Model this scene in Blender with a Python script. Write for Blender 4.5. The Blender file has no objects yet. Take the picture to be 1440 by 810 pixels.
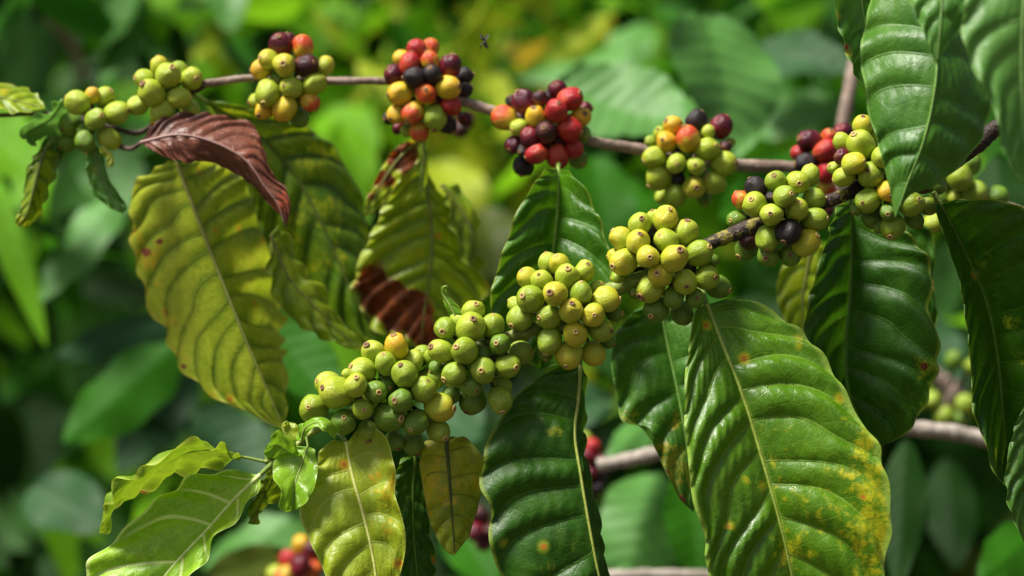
import bpy, math, random
import numpy as np
from mathutils import Vector
R = math.radians
random.seed(7)
rng = np.random.default_rng(11)
scene = bpy.context.scene
COL = scene.collection

# ------------------------------------------------------------------ camera, world, sun, exposure
D0, CZ, HW = 1.36, 1.55, 18.0 / 85.0          # focus distance, camera height, tan of the half field of view
cam_data = bpy.data.cameras.new('camera')
cam = bpy.data.objects.new('camera', cam_data)
COL.objects.link(cam)
cam.location = (0, 0, CZ)
cam.rotation_euler = (R(90), 0, 0)
cam_data.lens = 85
cam_data.sensor_width = 36
cam_data.clip_start = 0.05
cam_data.clip_end = 400
cam_data.dof.use_dof = True
cam_data.dof.focus_distance = D0 - 0.01
cam_data.dof.aperture_fstop = 3.6
scene.camera = cam

SUN_TO = Vector((-0.50, -0.27, 1.0)).normalized()
world = bpy.data.worlds.new('World')
scene.world = world
world.use_nodes = True
wn = world.node_tree
sky = wn.nodes.new('ShaderNodeTexSky')
sky.sky_type = 'NISHITA'
sky.sun_disc = False
sky.sun_elevation = math.asin(SUN_TO.z)
sky.sun_rotation = math.atan2(SUN_TO.x, SUN_TO.y)
sky.air_density = 1.0
sky.dust_density = 3.0
sky.ozone_density = 1.0
bg = wn.nodes['Background']
cloud = wn.nodes.new('ShaderNodeHueSaturation')           # thin cloud takes the blue out of the sky light
cloud.inputs['Saturation'].default_value = 0.45
wn.links.new(sky.outputs[0], cloud.inputs['Color'])
wn.links.new(cloud.outputs[0], bg.inputs[0])
bg.inputs[1].default_value = 0.062
sun_data = bpy.data.lights.new('sun', 'SUN')
sun_data.energy = 5.0
sun_data.angle = R(15)
sun_data.color = (1.0, 0.95, 0.86)
sun = bpy.data.objects.new('sun', sun_data)
COL.objects.link(sun)
sun.location = (0, 0, 6)
sun.rotation_euler = SUN_TO.to_track_quat('Z', 'Y').to_euler()
scene.view_settings.view_transform = 'Standard'
scene.view_settings.look = 'None'
scene.view_settings.exposure = 0.64
scene.view_settings.gamma = 1

# ------------------------------------------------------------------ helpers
def P(px, py, dd=0.0):
    """photo pixel + distance behind the focus plane -> a point in the scene"""
    d = D0 + dd
    return np.array([(px - 720) / 720 * HW * d, d, CZ - (py - 405) / 720 * HW * d])

def PXM(dd=0.0):
    return HW * (D0 + dd) / 720

def tag(o, label=None, cat=None, group=None, kind=None):
    if label:
        o['label'] = label
        if len(label.split()) > 16: print('LONG', label)
    if cat: o['category'] = cat
    if group: o['group'] = group
    if kind: o['kind'] = kind
    return o

def empty(name, loc, label, cat, group=None):
    o = bpy.data.objects.new(name, None)
    o.empty_display_size = 0.01
    COL.objects.link(o)
    o.location = loc
    return tag(o, label, cat, group)

def link(name, me, parent=None, loc=None):
    o = bpy.data.objects.new(name, me)
    COL.objects.link(o)
    if parent is not None:
        o.parent = parent
    if loc is not None:
        o.location = loc
    return o

def mesh(name, verts, faces, mats, smooth=True, attrs=None, mi=None):
    me = bpy.data.meshes.new(name)
    me.from_pydata([tuple(map(float, v)) for v in verts], [], faces)
    for m in mats: me.materials.append(m)
    if smooth:
        me.polygons.foreach_set('use_smooth', [True] * len(me.polygons))
    if mi is not None:
        me.polygons.foreach_set('material_index', mi)
    for k, a in (attrs or {}).items():
        at = me.attributes.new(k, 'FLOAT', 'POINT')
        at.data.foreach_set('value', np.asarray(a, dtype=np.float32).ravel())
    me.update()
    return me

def spline(pts, n):
    """Catmull-Rom through pts, chord-length spaced, n samples"""
    p = np.array(pts, float)
    if len(p) == 2:
        t = np.linspace(0, 1, n)[:, None]
        return p[0] * (1 - t) + p[1] * t
    q = np.vstack([2 * p[0] - p[1], p, 2 * p[-1] - p[-2]])
    seg = []
    for i in range(1, len(q) - 2):
        t = np.linspace(0, 1, 24, endpoint=False)[:, None]
        a, b, c, d = q[i - 1], q[i], q[i + 1], q[i + 2]
        seg.append(0.5 * ((2 * b) + (-a + c) * t + (2 * a - 5 * b + 4 * c - d) * t ** 2 + (-a + 3 * b - 3 * c + d) * t ** 3))
    s = np.vstack(seg + [p[-1:]])
    L = np.r_[0, np.cumsum(np.linalg.norm(np.diff(s, axis=0), axis=1))]
    L /= L[-1]
    u = np.linspace(0, 1, n)
    return np.stack([np.interp(u, L, s[:, k]) for k in range(3)], 1)

def tube_data(pts, rad, sides=12, rough=0.0, caps=True, off=0):
    pts = np.array(pts); n = len(pts)
    rad = np.broadcast_to(np.asarray(rad, float), (n,))
    T = np.gradient(pts, axis=0)
    T /= np.linalg.norm(T, axis=1)[:, None] + 1e-12
    ref = np.array([0, 1, 0.13]) if abs(T[0][1]) < 0.9 else np.array([1, 0, 0.1])
    V, F = [], []
    for i in range(n):
        a = np.cross(T[i], ref); a /= np.linalg.norm(a)
        b = np.cross(T[i], a)
        for k in range(sides):
            th = 2 * math.pi * k / sides
            r = rad[i] * (1 + rough * math.sin(3.1 * k + i * 0.9) * math.sin(i * 0.37 + k))
            V.append(pts[i] + r * (math.cos(th) * a + math.sin(th) * b))
    for i in range(n - 1):
        for k in range(sides):
            k2 = (k + 1) % sides
            F.append((off + i * sides + k, off + i * sides + k2, off + (i + 1) * sides + k2, off + (i + 1) * sides + k))
    if caps:
        F.append(tuple(off + k for k in range(sides))[::-1])
        F.append(tuple(off + (n - 1) * sides + k for k in range(sides)))
    return V, F

# ------------------------------------------------------------------ materials
class NT:
    def __init__(s, name):
        s.m = bpy.data.materials.new(name); s.m.use_nodes = True
        s.t = s.m.node_tree; s.t.nodes.clear()
    def n(s, typ, **kw):
        nd = s.t.nodes.new(typ)
        for k, v in kw.items():
            if k.startswith('i_'):
                nd.inputs[k[2:].replace('_', ' ')].default_value = v
            else: setattr(nd, k, v)
        return nd
    def l(s, a, b): s.t.links.new(a, b)
    def math(s, op, a, b=None, c=None, clamp=False):
        nd = s.n('ShaderNodeMath', operation=op, use_clamp=clamp)
        for i, x in enumerate((a, b, c)):
            if x is None: continue
            if isinstance(x, (int, float)): nd.inputs[i].default_value = x
            else: s.l(x, nd.inputs[i])
        return nd.outputs[0]
    def ramp(s, x, lo, hi, a=0.0, b=1.0):
        nd = s.n('ShaderNodeMapRange', interpolation_type='SMOOTHSTEP')
        s.l(x, nd.inputs[0])
        for i, v in zip((1, 2, 3, 4), (lo, hi, a, b)): nd.inputs[i].default_value = v
        return nd.outputs[0]
    def mix(s, f, a, b):
        nd = s.n('ShaderNodeMix', data_type='RGBA')
        for sock, x in ((nd.inputs[0], f), (nd.inputs[6], a), (nd.inputs[7], b)):
            if isinstance(x, (int, float)): sock.default_value = x
            elif isinstance(x, tuple): sock.default_value = (*x, 1)
            else: s.l(x, sock)
        return nd.outputs[2]
    def attr(s, name):
        return s.n('ShaderNodeAttribute', attribute_name=name).outputs['Fac']
    def noise(s, vec, scale, detail=2.0, rough=0.5, dim='3D', w=None):
        nd = s.n('ShaderNodeTexNoise', noise_dimensions=dim)
        s.l(vec, nd.inputs['Vector'])
        nd.inputs['Scale'].default_value = scale; nd.inputs['Detail'].default_value = detail
        nd.inputs['Roughness'].default_value = rough
        if w is not None: s.l(w, nd.inputs['W'])
        return nd.outputs[0]

LEAFMAT = {}
def leaf_mat(key, c1, c2, vein, yel=(0.42, 0.36, 0.03), brn=(0.10, 0.025, 0.012), rough=0.36, trans=0.3,
             spots=0.0, speck=0.0, veinw=0.05, veinmix=0.55, edge=None, gloss=0.5, band=None):
    if key in LEAFMAT: return LEAFMAT[key]
    s = NT('leaf_' + key)
    tc = s.n('ShaderNodeTexCoord').outputs['Object']
    big = s.noise(tc, 22, 3, 0.6)
    col = s.mix(s.ramp(big, 0.35, 0.68), c1, c2)
    fine = s.noise(tc, 160, 4, 0.65)
    col = s.mix(s.ramp(fine, 0.3, 0.8, 0, 0.35), col, tuple(x * 1.5 for x in c2))
    # net of small veins
    net = s.n('ShaderNodeTexVoronoi', feature='DISTANCE_TO_EDGE'); s.l(tc, net.inputs['Vector']); net.inputs['Scale'].default_value = 330
    netm = s.ramp(net.outputs[0], 0.0, 0.12, 1, 0)
    net2 = s.n('ShaderNodeTexVoronoi', feature='DISTANCE_TO_EDGE'); s.l(tc, net2.inputs['Vector']); net2.inputs['Scale'].default_value = 110
    netm2 = s.ramp(net2.outputs[0], 0.0, 0.07, 1, 0)
    col = s.mix(s.math('MULTIPLY', netm, 0.10), col, vein)
    col = s.mix(s.math('MULTIPLY', netm2, 0.09), col, vein)
    # yellowing
    y = s.attr('yel')
    yn = s.noise(tc, 120, 5, 0.68)
    ym = s.math('MULTIPLY', s.ramp(s.math('ADD', yn, s.math('MULTIPLY', y, 0.24)), 0.62, 0.80, 0, 0.85), s.ramp(y, 0.0, 0.5))
    ym = s.math('MULTIPLY', ym, s.ramp(net2.outputs[0], 0.0, 0.14, 0.45, 1))
    col = s.mix(ym, col, yel)
    if speck > 0:
        vs = s.n('ShaderNodeTexVoronoi', feature='F1'); s.l(tc, vs.inputs['Vector']); vs.inputs['Scale'].default_value = 95
        sep = s.n('ShaderNodeSeparateColor'); s.l(vs.outputs['Color'], sep.inputs[0])
        on = s.math('GREATER_THAN', sep.outputs[0], 1 - speck)
        halo = s.math('MULTIPLY', on, s.ramp(vs.outputs['Distance'], 0.12, 0.5, 0.9, 0))
        col = s.mix(halo, col, yel)
        col = s.mix(s.math('MULTIPLY', on, s.ramp(vs.outputs['Distance'], 0.10, 0.24, 0.85, 0)), col, (0.5, 0.14, 0.02))
        on2 = s.math('GREATER_THAN', sep.outputs[1], 0.5)
        col = s.mix(s.math('MULTIPLY', s.math('MULTIPLY', on, on2), s.ramp(vs.outputs['Distance'], 0.05, 0.09, 1, 0)), col, (0.06, 0.015, 0.01))
    # side veins
    ph = s.attr('phase')
    fr = s.math('ABSOLUTE', s.math('SUBTRACT', s.math('FRACT', s.math('ADD', ph, 0.5)), 0.5))
    vm = s.ramp(fr, veinw * 0.35, veinw, 1, 0)
    if band:
        bd = s.ramp(s.math('ADD', fr, s.math('MULTIPLY', s.math('SUBTRACT', yn, 0.5), 0.7)), 0.02, 0.34, 0.6, 0)
        col = s.mix(bd, col, band)
    av = s.attr('av')
    vm = s.math('MULTIPLY', vm, s.ramp(av, 0.7, 0.97, 1, 0.2))
    col = s.mix(s.math('MULTIPLY', vm, veinmix), col, vein)
    mm = s.ramp(av, 0.012, 0.035, 1, 0)
    col = s.mix(s.math('MULTIPLY', mm, 0.9), col, vein)
    # brown dead tissue
    b = s.attr('brn')
    bm = s.math('MULTIPLY', s.ramp(b, 0.05, 0.3), s.ramp(s.math('ADD', s.math('MULTIPLY', s.noise(tc, 55, 5, 0.7), 1.5), b), 1.16, 1.24))
    bcol = s.mix(s.ramp(s.noise(tc, 130, 3), 0.35, 0.7), brn, tuple(min(1, x * 2.6) for x in brn))
    ring = s.math('MULTIPLY', s.ramp(b, 0.05, 0.3), s.ramp(s.math('ADD', s.math('MULTIPLY', s.noise(tc, 55, 5, 0.7), 1.5), b), 1.06, 1.18))
    col = s.mix(s.math('MULTIPLY', ring, 0.7), col, (0.40, 0.24, 0.02))
    col = s.mix(bm, col, bcol)
    em = s.ramp(av, 0.93 if key in ('pale', 'olive', 'edgeon', 'main') else 0.955, 0.985)
    col = s.mix(s.math('MULTIPLY', em, 0.7), col, edge or tuple(min(1, x * 1.1 + 0.03) for x in vein))
    # bump
    h = s.math('ADD', s.math('MULTIPLY', netm, -0.12), s.math('MULTIPLY', netm2, -0.22))
    h = s.math('ADD', h, s.math('MULTIPLY', s.noise(tc, 240, 3), 1.2))
    h = s.math('ADD', h, s.math('MULTIPLY', vm, -1.0))
    bp = s.n('ShaderNodeBump'); bp.inputs['Strength'].default_value = 0.5; bp.inputs['Distance'].default_value = 0.0006
    s.l(h, bp.inputs['Height'])
    pr = s.n('ShaderNodeBsdfPrincipled')
    s.l(col, pr.inputs['Base Color']); s.l(bp.outputs[0], pr.inputs['Normal'])
    rr = s.ramp(s.noise(tc, 90, 3), 0.3, 0.7, rough - 0.05, rough + 0.1)
    s.l(s.math('MAXIMUM', rr, s.math('MULTIPLY', bm, 0.85)), pr.inputs['Roughness'])
    pr.inputs['Specular IOR Level'].default_value = gloss
    tr = s.n('ShaderNodeBsdfTranslucent')
    hs = s.n('ShaderNodeHueSaturation'); s.l(col, hs.inputs['Color']); hs.inputs['Value'].default_value = 1.7; hs.inputs['Hue'].default_value = 0.49
    s.l(hs.outputs[0], tr.inputs['Color']); s.l(bp.outputs[0], tr.inputs['Normal'])
    mx = s.n('ShaderNodeMixShader'); mx.inputs[0].default_value = trans
    s.l(pr.outputs[0], mx.inputs[1]); s.l(tr.outputs[0], mx.inputs[2])
    out = s.n('ShaderNodeOutputMaterial'); s.l(mx.outputs[0], out.inputs[0])
    LEAFMAT[key] = s.m
    return s.m

def simple_mat(name, c1, c2, scale=60, rough=0.6, bump=0.3, dist=0.0006, stretch=None, spec=0.4, thr=(0.35, 0.65)):
    s = NT(name)
    tc = s.n('ShaderNodeTexCoord').outputs['Object']
    if stretch:
        mp = s.n('ShaderNodeMapping'); s.l(tc, mp.inputs[0]); mp.inputs['Scale'].default_value = stretch
        if len(stretch) == 3: tc = mp.outputs[0]
    n1 = s.noise(tc, scale, 5, 0.65)
    n2 = s.noise(tc, scale * 5, 3, 0.6)
    col = s.mix(s.ramp(n1, *thr), c1, c2)
    col = s.mix(s.ramp(n2, 0.4, 0.75, 0, 0.4), col, tuple(x * 0.45 for x in c1))
    bp = s.n('ShaderNodeBump'); bp.inputs['Strength'].default_value = bump; bp.inputs['Distance'].default_value = dist
    s.l(s.math('ADD', n1, n2), bp.inputs['Height'])
    pr = s.n('ShaderNodeBsdfPrincipled')
    s.l(col, pr.inputs['Base Color']); s.l(bp.outputs[0], pr.inputs['Normal'])
    pr.inputs['Roughness'].default_value = rough
    pr.inputs['Specular IOR Level'].default_value = spec
    out = s.n('ShaderNodeOutputMaterial'); s.l(pr.outputs[0], out.inputs[0])
    return s.m

def berry_mat(name, base, pale, blush, blush_amt=0.0, base_end=None, rough=0.34, streak=0.5, blem=0.25):
    s = NT('berry_' + name)
    tc = s.n('ShaderNodeTexCoord').outputs['Object']
    rnd = s.n('ShaderNodeObjectInfo').outputs['Random']
    w = s.math('MULTIPLY', rnd, 57.0)
    sep = s.n('ShaderNodeSeparateXYZ'); s.l(tc, sep.inputs[0])
    x, y, z = sep.outputs
    ln = s.math('MAXIMUM', s.math('SQRT', s.math('ADD', s.math('MULTIPLY', x, x), s.math('MULTIPLY', y, y))), 0.05)
    cb = s.n('ShaderNodeCombineXYZ')
    s.l(s.math('DIVIDE', x, ln), cb.inputs[0]); s.l(s.math('DIVIDE', y, ln), cb.inputs[1]); s.l(s.math('MULTIPLY', z, 0.35), cb.inputs[2])
    st = s.noise(cb.outputs[0], 3.4, 5, 0.72, '4D', w)
    patch = s.noise(tc, 1.1, 3, 0.6, '4D', w)
    fine = s.noise(tc, 9, 4, 0.6, '4D', w)
    col = s.mix(s.ramp(st, 0.42, 0.7, 0, streak), base, pale)
    col = s.mix(s.ramp(patch, 0.45, 0.75, 0, 0.5), col, pale)
    # each fruit sits a little different in ripeness
    col = s.mix(s.math('MULTIPLY', s.ramp(rnd, 0.35, 1.0), 0.35), col, tuple(min(1, a * b) for a, b in zip(base, (1.15, 1.03, 0.9))))
    if blush_amt > 0:
        f = s.math('ADD', s.math('MULTIPLY', patch, 1.2), s.math('MULTIPLY', z, 0.42))
        col = s.mix(s.ramp(f, 0.62 - 0.25 * blush_amt, 0.95 - 0.2 * blush_amt, 0, min(1, 0.4 + blush_amt)), col, blush)
    # ring around the eye end
    col = s.mix(s.ramp(z, 0.80, 0.97, 0, 0.35), col, tuple(min(1, a * b) for a, b in zip(base, (1.3, 0.95, 0.7))))
    vs = s.n('ShaderNodeTexVoronoi', feature='F1', voronoi_dimensions='4D'); s.l(tc, vs.inputs['Vector']); s.l(w, vs.inputs['W']); vs.inputs['Scale'].default_value = 3.2
    sc = s.n('ShaderNodeSeparateColor'); s.l(vs.outputs['Color'], sc.inputs[0])
    on = s.math('GREATER_THAN', sc.outputs[0], 1 - blem)
    d = s.math('ADD', vs.outputs['Distance'], s.math('MULTIPLY', fine, 0.12))
    col = s.mix(s.math('MULTIPLY', on, s.ramp(d, 0.10, 0.17, 0.8, 0)), col, (0.10, 0.035, 0.02))
    dust = s.ramp(s.noise(tc, 26, 2, 0.5, '4D', w), 0.66, 0.75, 0, 0.35)
    col = s.mix(dust, col, (0.09, 0.06, 0.03))
    bp = s.n('ShaderNodeBump'); bp.inputs['Strength'].default_value = 0.25; bp.inputs['Distance'].default_value = 0.03
    s.l(s.math('ADD', st, s.math('MULTIPLY', fine, 0.5)), bp.inputs['Height'])
    pr = s.n('ShaderNodeBsdfPrincipled')
    s.l(col, pr.inputs['Base Color']); s.l(bp.outputs[0], pr.inputs['Normal'])
    s.l(s.ramp(fine, 0.3, 0.7, rough - 0.06, rough + 0.14), pr.inputs['Roughness'])
    pr.inputs['Specular IOR Level'].default_value = 0.45
    pr.inputs['Subsurface Weight'].default_value = 0.12
    pr.inputs['Subsurface Radius'].default_value = (1.0, 0.8, 0.2)
    pr.inputs['Subsurface Scale'].default_value = 0.002
    out = s.n('ShaderNodeOutputMaterial'); s.l(pr.outputs[0], out.inputs[0])
    return s.m

BM = {
 'g': berry_mat('green', (0.235, 0.345, 0.018), (0.42, 0.50, 0.07), (0.5, 0.3, 0.03), blem=.35),
 'd': berry_mat('shaded_green', (0.11, 0.22, 0.015), (0.23, 0.34, 0.035), (0.3, 0.2, 0.02)),  # darker copy of green, shade inside the clusters put into the colour
 'l': berry_mat('light_green', (0.33, 0.43, 0.022), (0.50, 0.56, 0.09), (0.5, 0.40, 0.02)),
 'y': berry_mat('yellow', (0.41, 0.47, 0.024), (0.56, 0.60, 0.10), (0.56, 0.42, 0.02), 0.12, blem=.5),
 'a': berry_mat('amber', (0.60, 0.46, 0.016), (0.64, 0.54, 0.05), (0.62, 0.30, 0.02), 0.2),
 'o': berry_mat('orange', (0.56, 0.36, 0.02), (0.56, 0.46, 0.05), (0.56, 0.07, 0.02), 0.6),
 'r': berry_mat('red', (0.44, 0.030, 0.022), (0.54, 0.17, 0.035), (0.34, 0.008, 0.016), 0.5, rough=0.3, streak=0.5),
 'c': berry_mat('crimson', (0.17, 0.008, 0.020), (0.36, 0.035, 0.03), (0.06, 0.005, 0.016), 0.5, rough=0.26, streak=0.3),
 'b': berry_mat('brown', (0.13, 0.03, 0.020), (0.28, 0.13, 0.03), (0.04, 0.008, 0.012), 0.7, rough=0.42),
 'k': berry_mat('black', (0.014, 0.008, 0.012), (0.05, 0.022, 0.024), (0.010, 0.006, 0.008), 0.3, rough=0.45),
}
def scar_mat(name, c1, c2, cd):
    s = NT(name)
    tc = s.n('ShaderNodeTexCoord').outputs['Object']
    sep = s.n('ShaderNodeSeparateXYZ'); s.l(tc, sep.inputs[0])
    x, y, z = sep.outputs
    d = s.math('SQRT', s.math('ADD', s.math('MULTIPLY', x, x), s.math('MULTIPLY', y, y)))
    n = s.noise(tc, 9, 4, 0.7)
    col = s.mix(s.ramp(n, 0.35, 0.65), c1, c2)
    col = s.mix(s.ramp(s.math('ADD', d, s.math('MULTIPLY', n, 0.06)), 0.08, 0.15, 0.9, 0), col, cd)
    pr = s.n('ShaderNodeBsdfPrincipled'); s.l(col, pr.inputs['Base Color']); pr.inputs['Roughness'].default_value = 0.75
    out = s.n('ShaderNodeOutputMaterial'); s.l(pr.outputs[0], out.inputs[0])
    return s.m
M_SCAR = scar_mat('berry_scar', (0.42, 0.27, 0.07), (0.55, 0.42, 0.15), (0.12, 0.06, 0.02))
M_SCARD = scar_mat('berry_scar_dark', (0.16, 0.08, 0.03), (0.34, 0.20, 0.07), (0.03, 0.015, 0.01))
M_STALK = simple_mat('stalk', (0.035, 0.025, 0.018), (0.09, 0.085, 0.03), 150, 0.7, 0.6)
M_BARKF = simple_mat('bark_front', (0.035, 0.02, 0.015), (0.26, 0.22, 0.03), 90, 0.55, 1.0, 0.0015, thr=(0.58, 0.64))
M_BARKG = simple_mat('bark_green', (0.13, 0.20, 0.015), (0.32, 0.37, 0.06), 110, 0.45, 0.6, 0.0008)
M_BARKB = simple_mat('bark_grey', (0.19, 0.13, 0.10), (0.34, 0.26, 0.21), 60, 0.75, 0.8, 0.001)
M_BARKP = simple_mat('bark_pale', (0.26, 0.22, 0.18), (0.40, 0.35, 0.30), 60, 0.75, 0.6, 0.001)
M_BARKD = simple_mat('bark_dark', (0.06, 0.04, 0.03), (0.13, 0.09, 0.07), 40, 0.8, 0.6, 0.001)
M_PETG = simple_mat('petiole_green', (0.16, 0.25, 0.04), (0.24, 0.33, 0.07), 90, 0.45, 0.3)

LM = dict(
 main=leaf_mat('main', (0.048, 0.150, 0.002), (0.092, 0.220, 0.003), (0.27, 0.42, 0.04), speck=0.09, yel=(0.50, 0.48, 0.012), veinmix=0.45, veinw=.035, gloss=0.45, rough=0.36),
 dark=leaf_mat('dark', (0.014, 0.070, 0.002), (0.034, 0.115, 0.002), (0.09, 0.22, 0.02), yel=(0.26, 0.32, 0.015), speck=0.02, gloss=0.35, rough=0.44, veinw=.035, veinmix=0.3, edge=(0.22, 0.30, 0.03)),
 darkm=leaf_mat('darkm', (0.025, 0.105, 0.002), (0.055, 0.165, 0.003), (0.16, 0.30, 0.02), yel=(0.26, 0.32, 0.015), gloss=0.4, rough=0.4, veinw=.035, veinmix=0.4, edge=(0.22, 0.30, 0.03)),
 yellow=leaf_mat('yellow', (0.22, 0.32, 0.006), (0.33, 0.40, 0.012), (0.46, 0.54, 0.09), yel=(0.64, 0.40, 0.01), speck=0.10, rough=0.42, veinmix=0.5),
 spotted=leaf_mat('spotted', (0.17, 0.24, 0.008), (0.37, 0.37, 0.012), (0.09, 0.13, 0.01), yel=(0.58, 0.40, 0.01), speck=0.06, rough=0.5, veinmix=0.6),
 bright=leaf_mat('bright', (0.17, 0.38, 0.004), (0.27, 0.48, 0.010), (0.72, 0.84, 0.30), rough=0.42, veinw=0.075, veinmix=0.8),
 young=leaf_mat('young', (0.12, 0.29, 0.008), (0.19, 0.35, 0.015), (0.32, 0.44, 0.07), rough=0.33, veinmix=0.3),
 edgeon=leaf_mat('edgeon', (0.13, 0.25, 0.006), (0.20, 0.31, 0.010), (0.26, 0.36, 0.04), rough=0.42, veinmix=0.3, edge=(0.42, 0.50, 0.06)),
 olive=leaf_mat('olive', (0.18, 0.29, 0.003), (0.34, 0.42, 0.006), (0.26, 0.32, 0.03), yel=(0.44, 0.38, 0.01), speck=0.03, rough=0.42, veinmix=0.5, brn=(0.10, 0.022, 0.002), band=(0.07, 0.17, 0.004)),
 pale=leaf_mat('pale', (0.24, 0.34, 0.010), (0.42, 0.48, 0.030), (0.10, 0.15, 0.01), yel=(0.58, 0.40, 0.015), speck=0.05, rough=0.42, veinmix=0.6, edge=(0.45, 0.45, 0.04), band=(0.10, 0.19, 0.006)),
 darkol=leaf_mat('darkol', (0.07, 0.17, 0.003), (0.20, 0.29, 0.004), (0.03, 0.06, 0.004), yel=(0.40, 0.42, 0.01), rough=0.42, veinmix=0.5, band=(0.02, 0.075, 0.003)),
 redbrown=leaf_mat('redbrown', (0.060, 0.017, 0.010), (0.17, 0.050, 0.026), (0.27, 0.14, 0.09), yel=(0.34, 0.07, 0.03), rough=0.40, trans=0.12, veinmix=0.4, edge=(0.2, 0.06, 0.04)),
 front=leaf_mat('front', (0.030, 0.125, 0.006), (0.065, 0.185, 0.009), (0.15, 0.32, 0.04), rough=0.45, veinmix=0.3, gloss=0.55, veinw=.03),
 soft=leaf_mat('soft', (0.060, 0.190, 0.022), (0.095, 0.250, 0.032), (0.17, 0.33, 0.06), rough=0.5, gloss=0.6, veinmix=.3),
)

# ------------------------------------------------------------------ leaves
def leaf_surface(Mp, Lp, Rp, NU=120, NV=22, veins=9, slope=(0.13, 0.05), quilt=0.0020, wave=0.0016, camber=0.0, tip=True, basejoin=True, seed=0, yel=None, brn=None, dent=0.012, slopeL=None):
    r = np.random.default_rng(seed + 5)
    M3 = [P(*q) for q in Mp]
    L3 = ([M3[0]] if basejoin else []) + [P(*q) for q in Lp] + ([M3[-1]] if tip else [])
    R3 = ([M3[0]] if basejoin else []) + [P(*q) for q in Rp] + ([M3[-1]] if tip else [])
    M, Lc, Rc = spline(M3, NU), spline(L3, NU), spline(R3, NU)
    u = np.linspace(0, 1, NU)
    T = np.gradient(M, axis=0); T /= np.linalg.norm(T, axis=1)[:, None]
    W = Rc - Lc
    Nn = np.cross(T, W); Nn /= np.linalg.norm(Nn, axis=1)[:, None] + 1e-12
    Nn = np.where((Nn[:, 1] > 0)[:, None], -Nn, Nn)         # towards the viewer's side
    Nn = np.array([np.convolve(np.pad(Nn[:, k], 6, 'edge'), np.ones(13) / 13, 'valid') for k in range(3)]).T
    Nn /= np.linalg.norm(Nn, axis=1)[:, None]
    vs = np.linspace(-1, 1, 2 * NV + 1)
    a = np.abs(vs)[None, :]
    ph1, ph2, ph3 = r.uniform(0, 6.28, 3)
    side = np.sign(vs)[None, :]
    U = u[:, None]
    s0 = np.where(vs[None, :] < 0, slope[0] if slopeL is None else slopeL, slope[0])
    jit = 0.13 * np.sin(veins * 2.1 * U + ph1 + 1.3 * side) + 0.07 * np.sin(veins * 3.7 * U + ph2 - side)
    phase = veins * (U - s0 * a ** 1.1 - slope[1] * a ** 4) + 0.10 * side * a + jit + 0.16 * np.sin(9 * U + ph1) * a
    S = np.where((vs < 0)[None, :, None], Lc[:, None, :], Rc[:, None, :])
    wid = np.linalg.norm(S - M[:, None, :], axis=2)
    wn = np.clip(wid / (wid.max() * 0.5 + 1e-9), 0, 1)
    ae = a * (1 + dent * a ** 3 * np.sin(2 * math.pi * phase + ph2) + 0.5 * dent * a ** 3 * np.sin(41 * U + 3 * side + ph3))
    X = M[:, None, :] + (S - M[:, None, :]) * ae[:, :, None]
    sn = np.abs(np.sin(math.pi * phase))
    bump = (sn ** 0.7) * (1 - np.exp(-a * 7)) * (1 - 0.55 * a ** 2)
    vi = np.floor(phase)
    puck = np.sin(2 * math.pi * (a * (6.5 + 1.5 * np.sin(vi * 2.3)) + 0.37 * vi + 0.15 * np.sin(phase * 6.3)))
    amp = 0.8 + 0.35 * np.sin(vi * 1.7 + ph3)
    h = 1.3 * quilt * bump * wn * (amp + 0.07 * puck)
    h = h + quilt * 0.04 * np.sin(U * 61 + a * 17 + 2 * np.sin(a * 9 + ph1)) * wn * sn
    h = h + wave * a ** 2.5 * np.sin(2 * math.pi * phase + 0.8 * side + ph2) * wn
    h = h + wave * 0.9 * a ** 2 * np.sin(7.3 * U + 2.1 * side + ph3) * wn
    h = h + wave * 0.35 * a * np.sin(23 * U + 9 * a + ph1) * wn
    h = h + camber * 4 * a * (1 - a) * wid
    X = X + Nn[:, None, :] * h[:, :, None]
    n2 = 2 * NV + 1
    F = [(i * n2 + j, i * n2 + j + 1, (i + 1) * n2 + j + 1, (i + 1) * n2 + j) for i in range(NU - 1) for j in range(n2 - 1)]
    d = X[:, :, 1]
    PX = X[:, :, 0] / (HW * d) * 720 + 720
    PY = (CZ - X[:, :, 2]) / (HW * d) * 720 + 405
    def blot(lst):
        m = np.zeros_like(PX)
        for (bx, by, br, st) in (lst or []):
            q = np.hypot(PX - bx, PY - by) / br
            m = np.maximum(m, st * np.clip(1.4 - q, 0, 1))
        return m
    at = dict(phase=phase + 0 * a, av=np.broadcast_to(a, phase.shape), yel=blot(yel), brn=blot(brn))
    return X.reshape(-1, 3), F, at, M, Nn

def leaf(label, mat, Mp, Lp, Rp, group='coffee leaves', cat='leaf', petiole=None, mid=(1.3, 0.35), midmat=None, petmat=None, mlift=0.0003, name='coffee_leaf', **kw):
    X, F, at, M, Nn = leaf_surface(Mp, Lp, Rp, **kw)
    base = M[0]
    root = empty(name, base, label, cat, group)
    link('blade', mesh('blade', X - base, F, [LM[mat]], attrs=at), root)
    n = len(M); keep = slice(0, int(n * 0.97))
    mp = (M + Nn * mlift)[keep]
    rad = np.interp(np.linspace(0, 1, len(mp)), [0, 0.15, 1], [mid[0], mid[0] * 0.8, mid[1]]) * 0.001
    V, F2 = tube_data(mp - base, rad, 8)
    link('midrib', mesh('midrib', V, F2, [midmat or rib_mat(mat)]), root)
    if petiole:
        pp = spline([P(*q) for q in petiole] + [M[0]], 20)
        V, F2 = tube_data(pp - base, np.linspace(mid[0] * 1.35, mid[0] * 1.0, 20) * 0.001, 10)
        link('petiole', mesh('petiole', V, F2, [petmat or M_PETG]), root)
    return root

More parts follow.
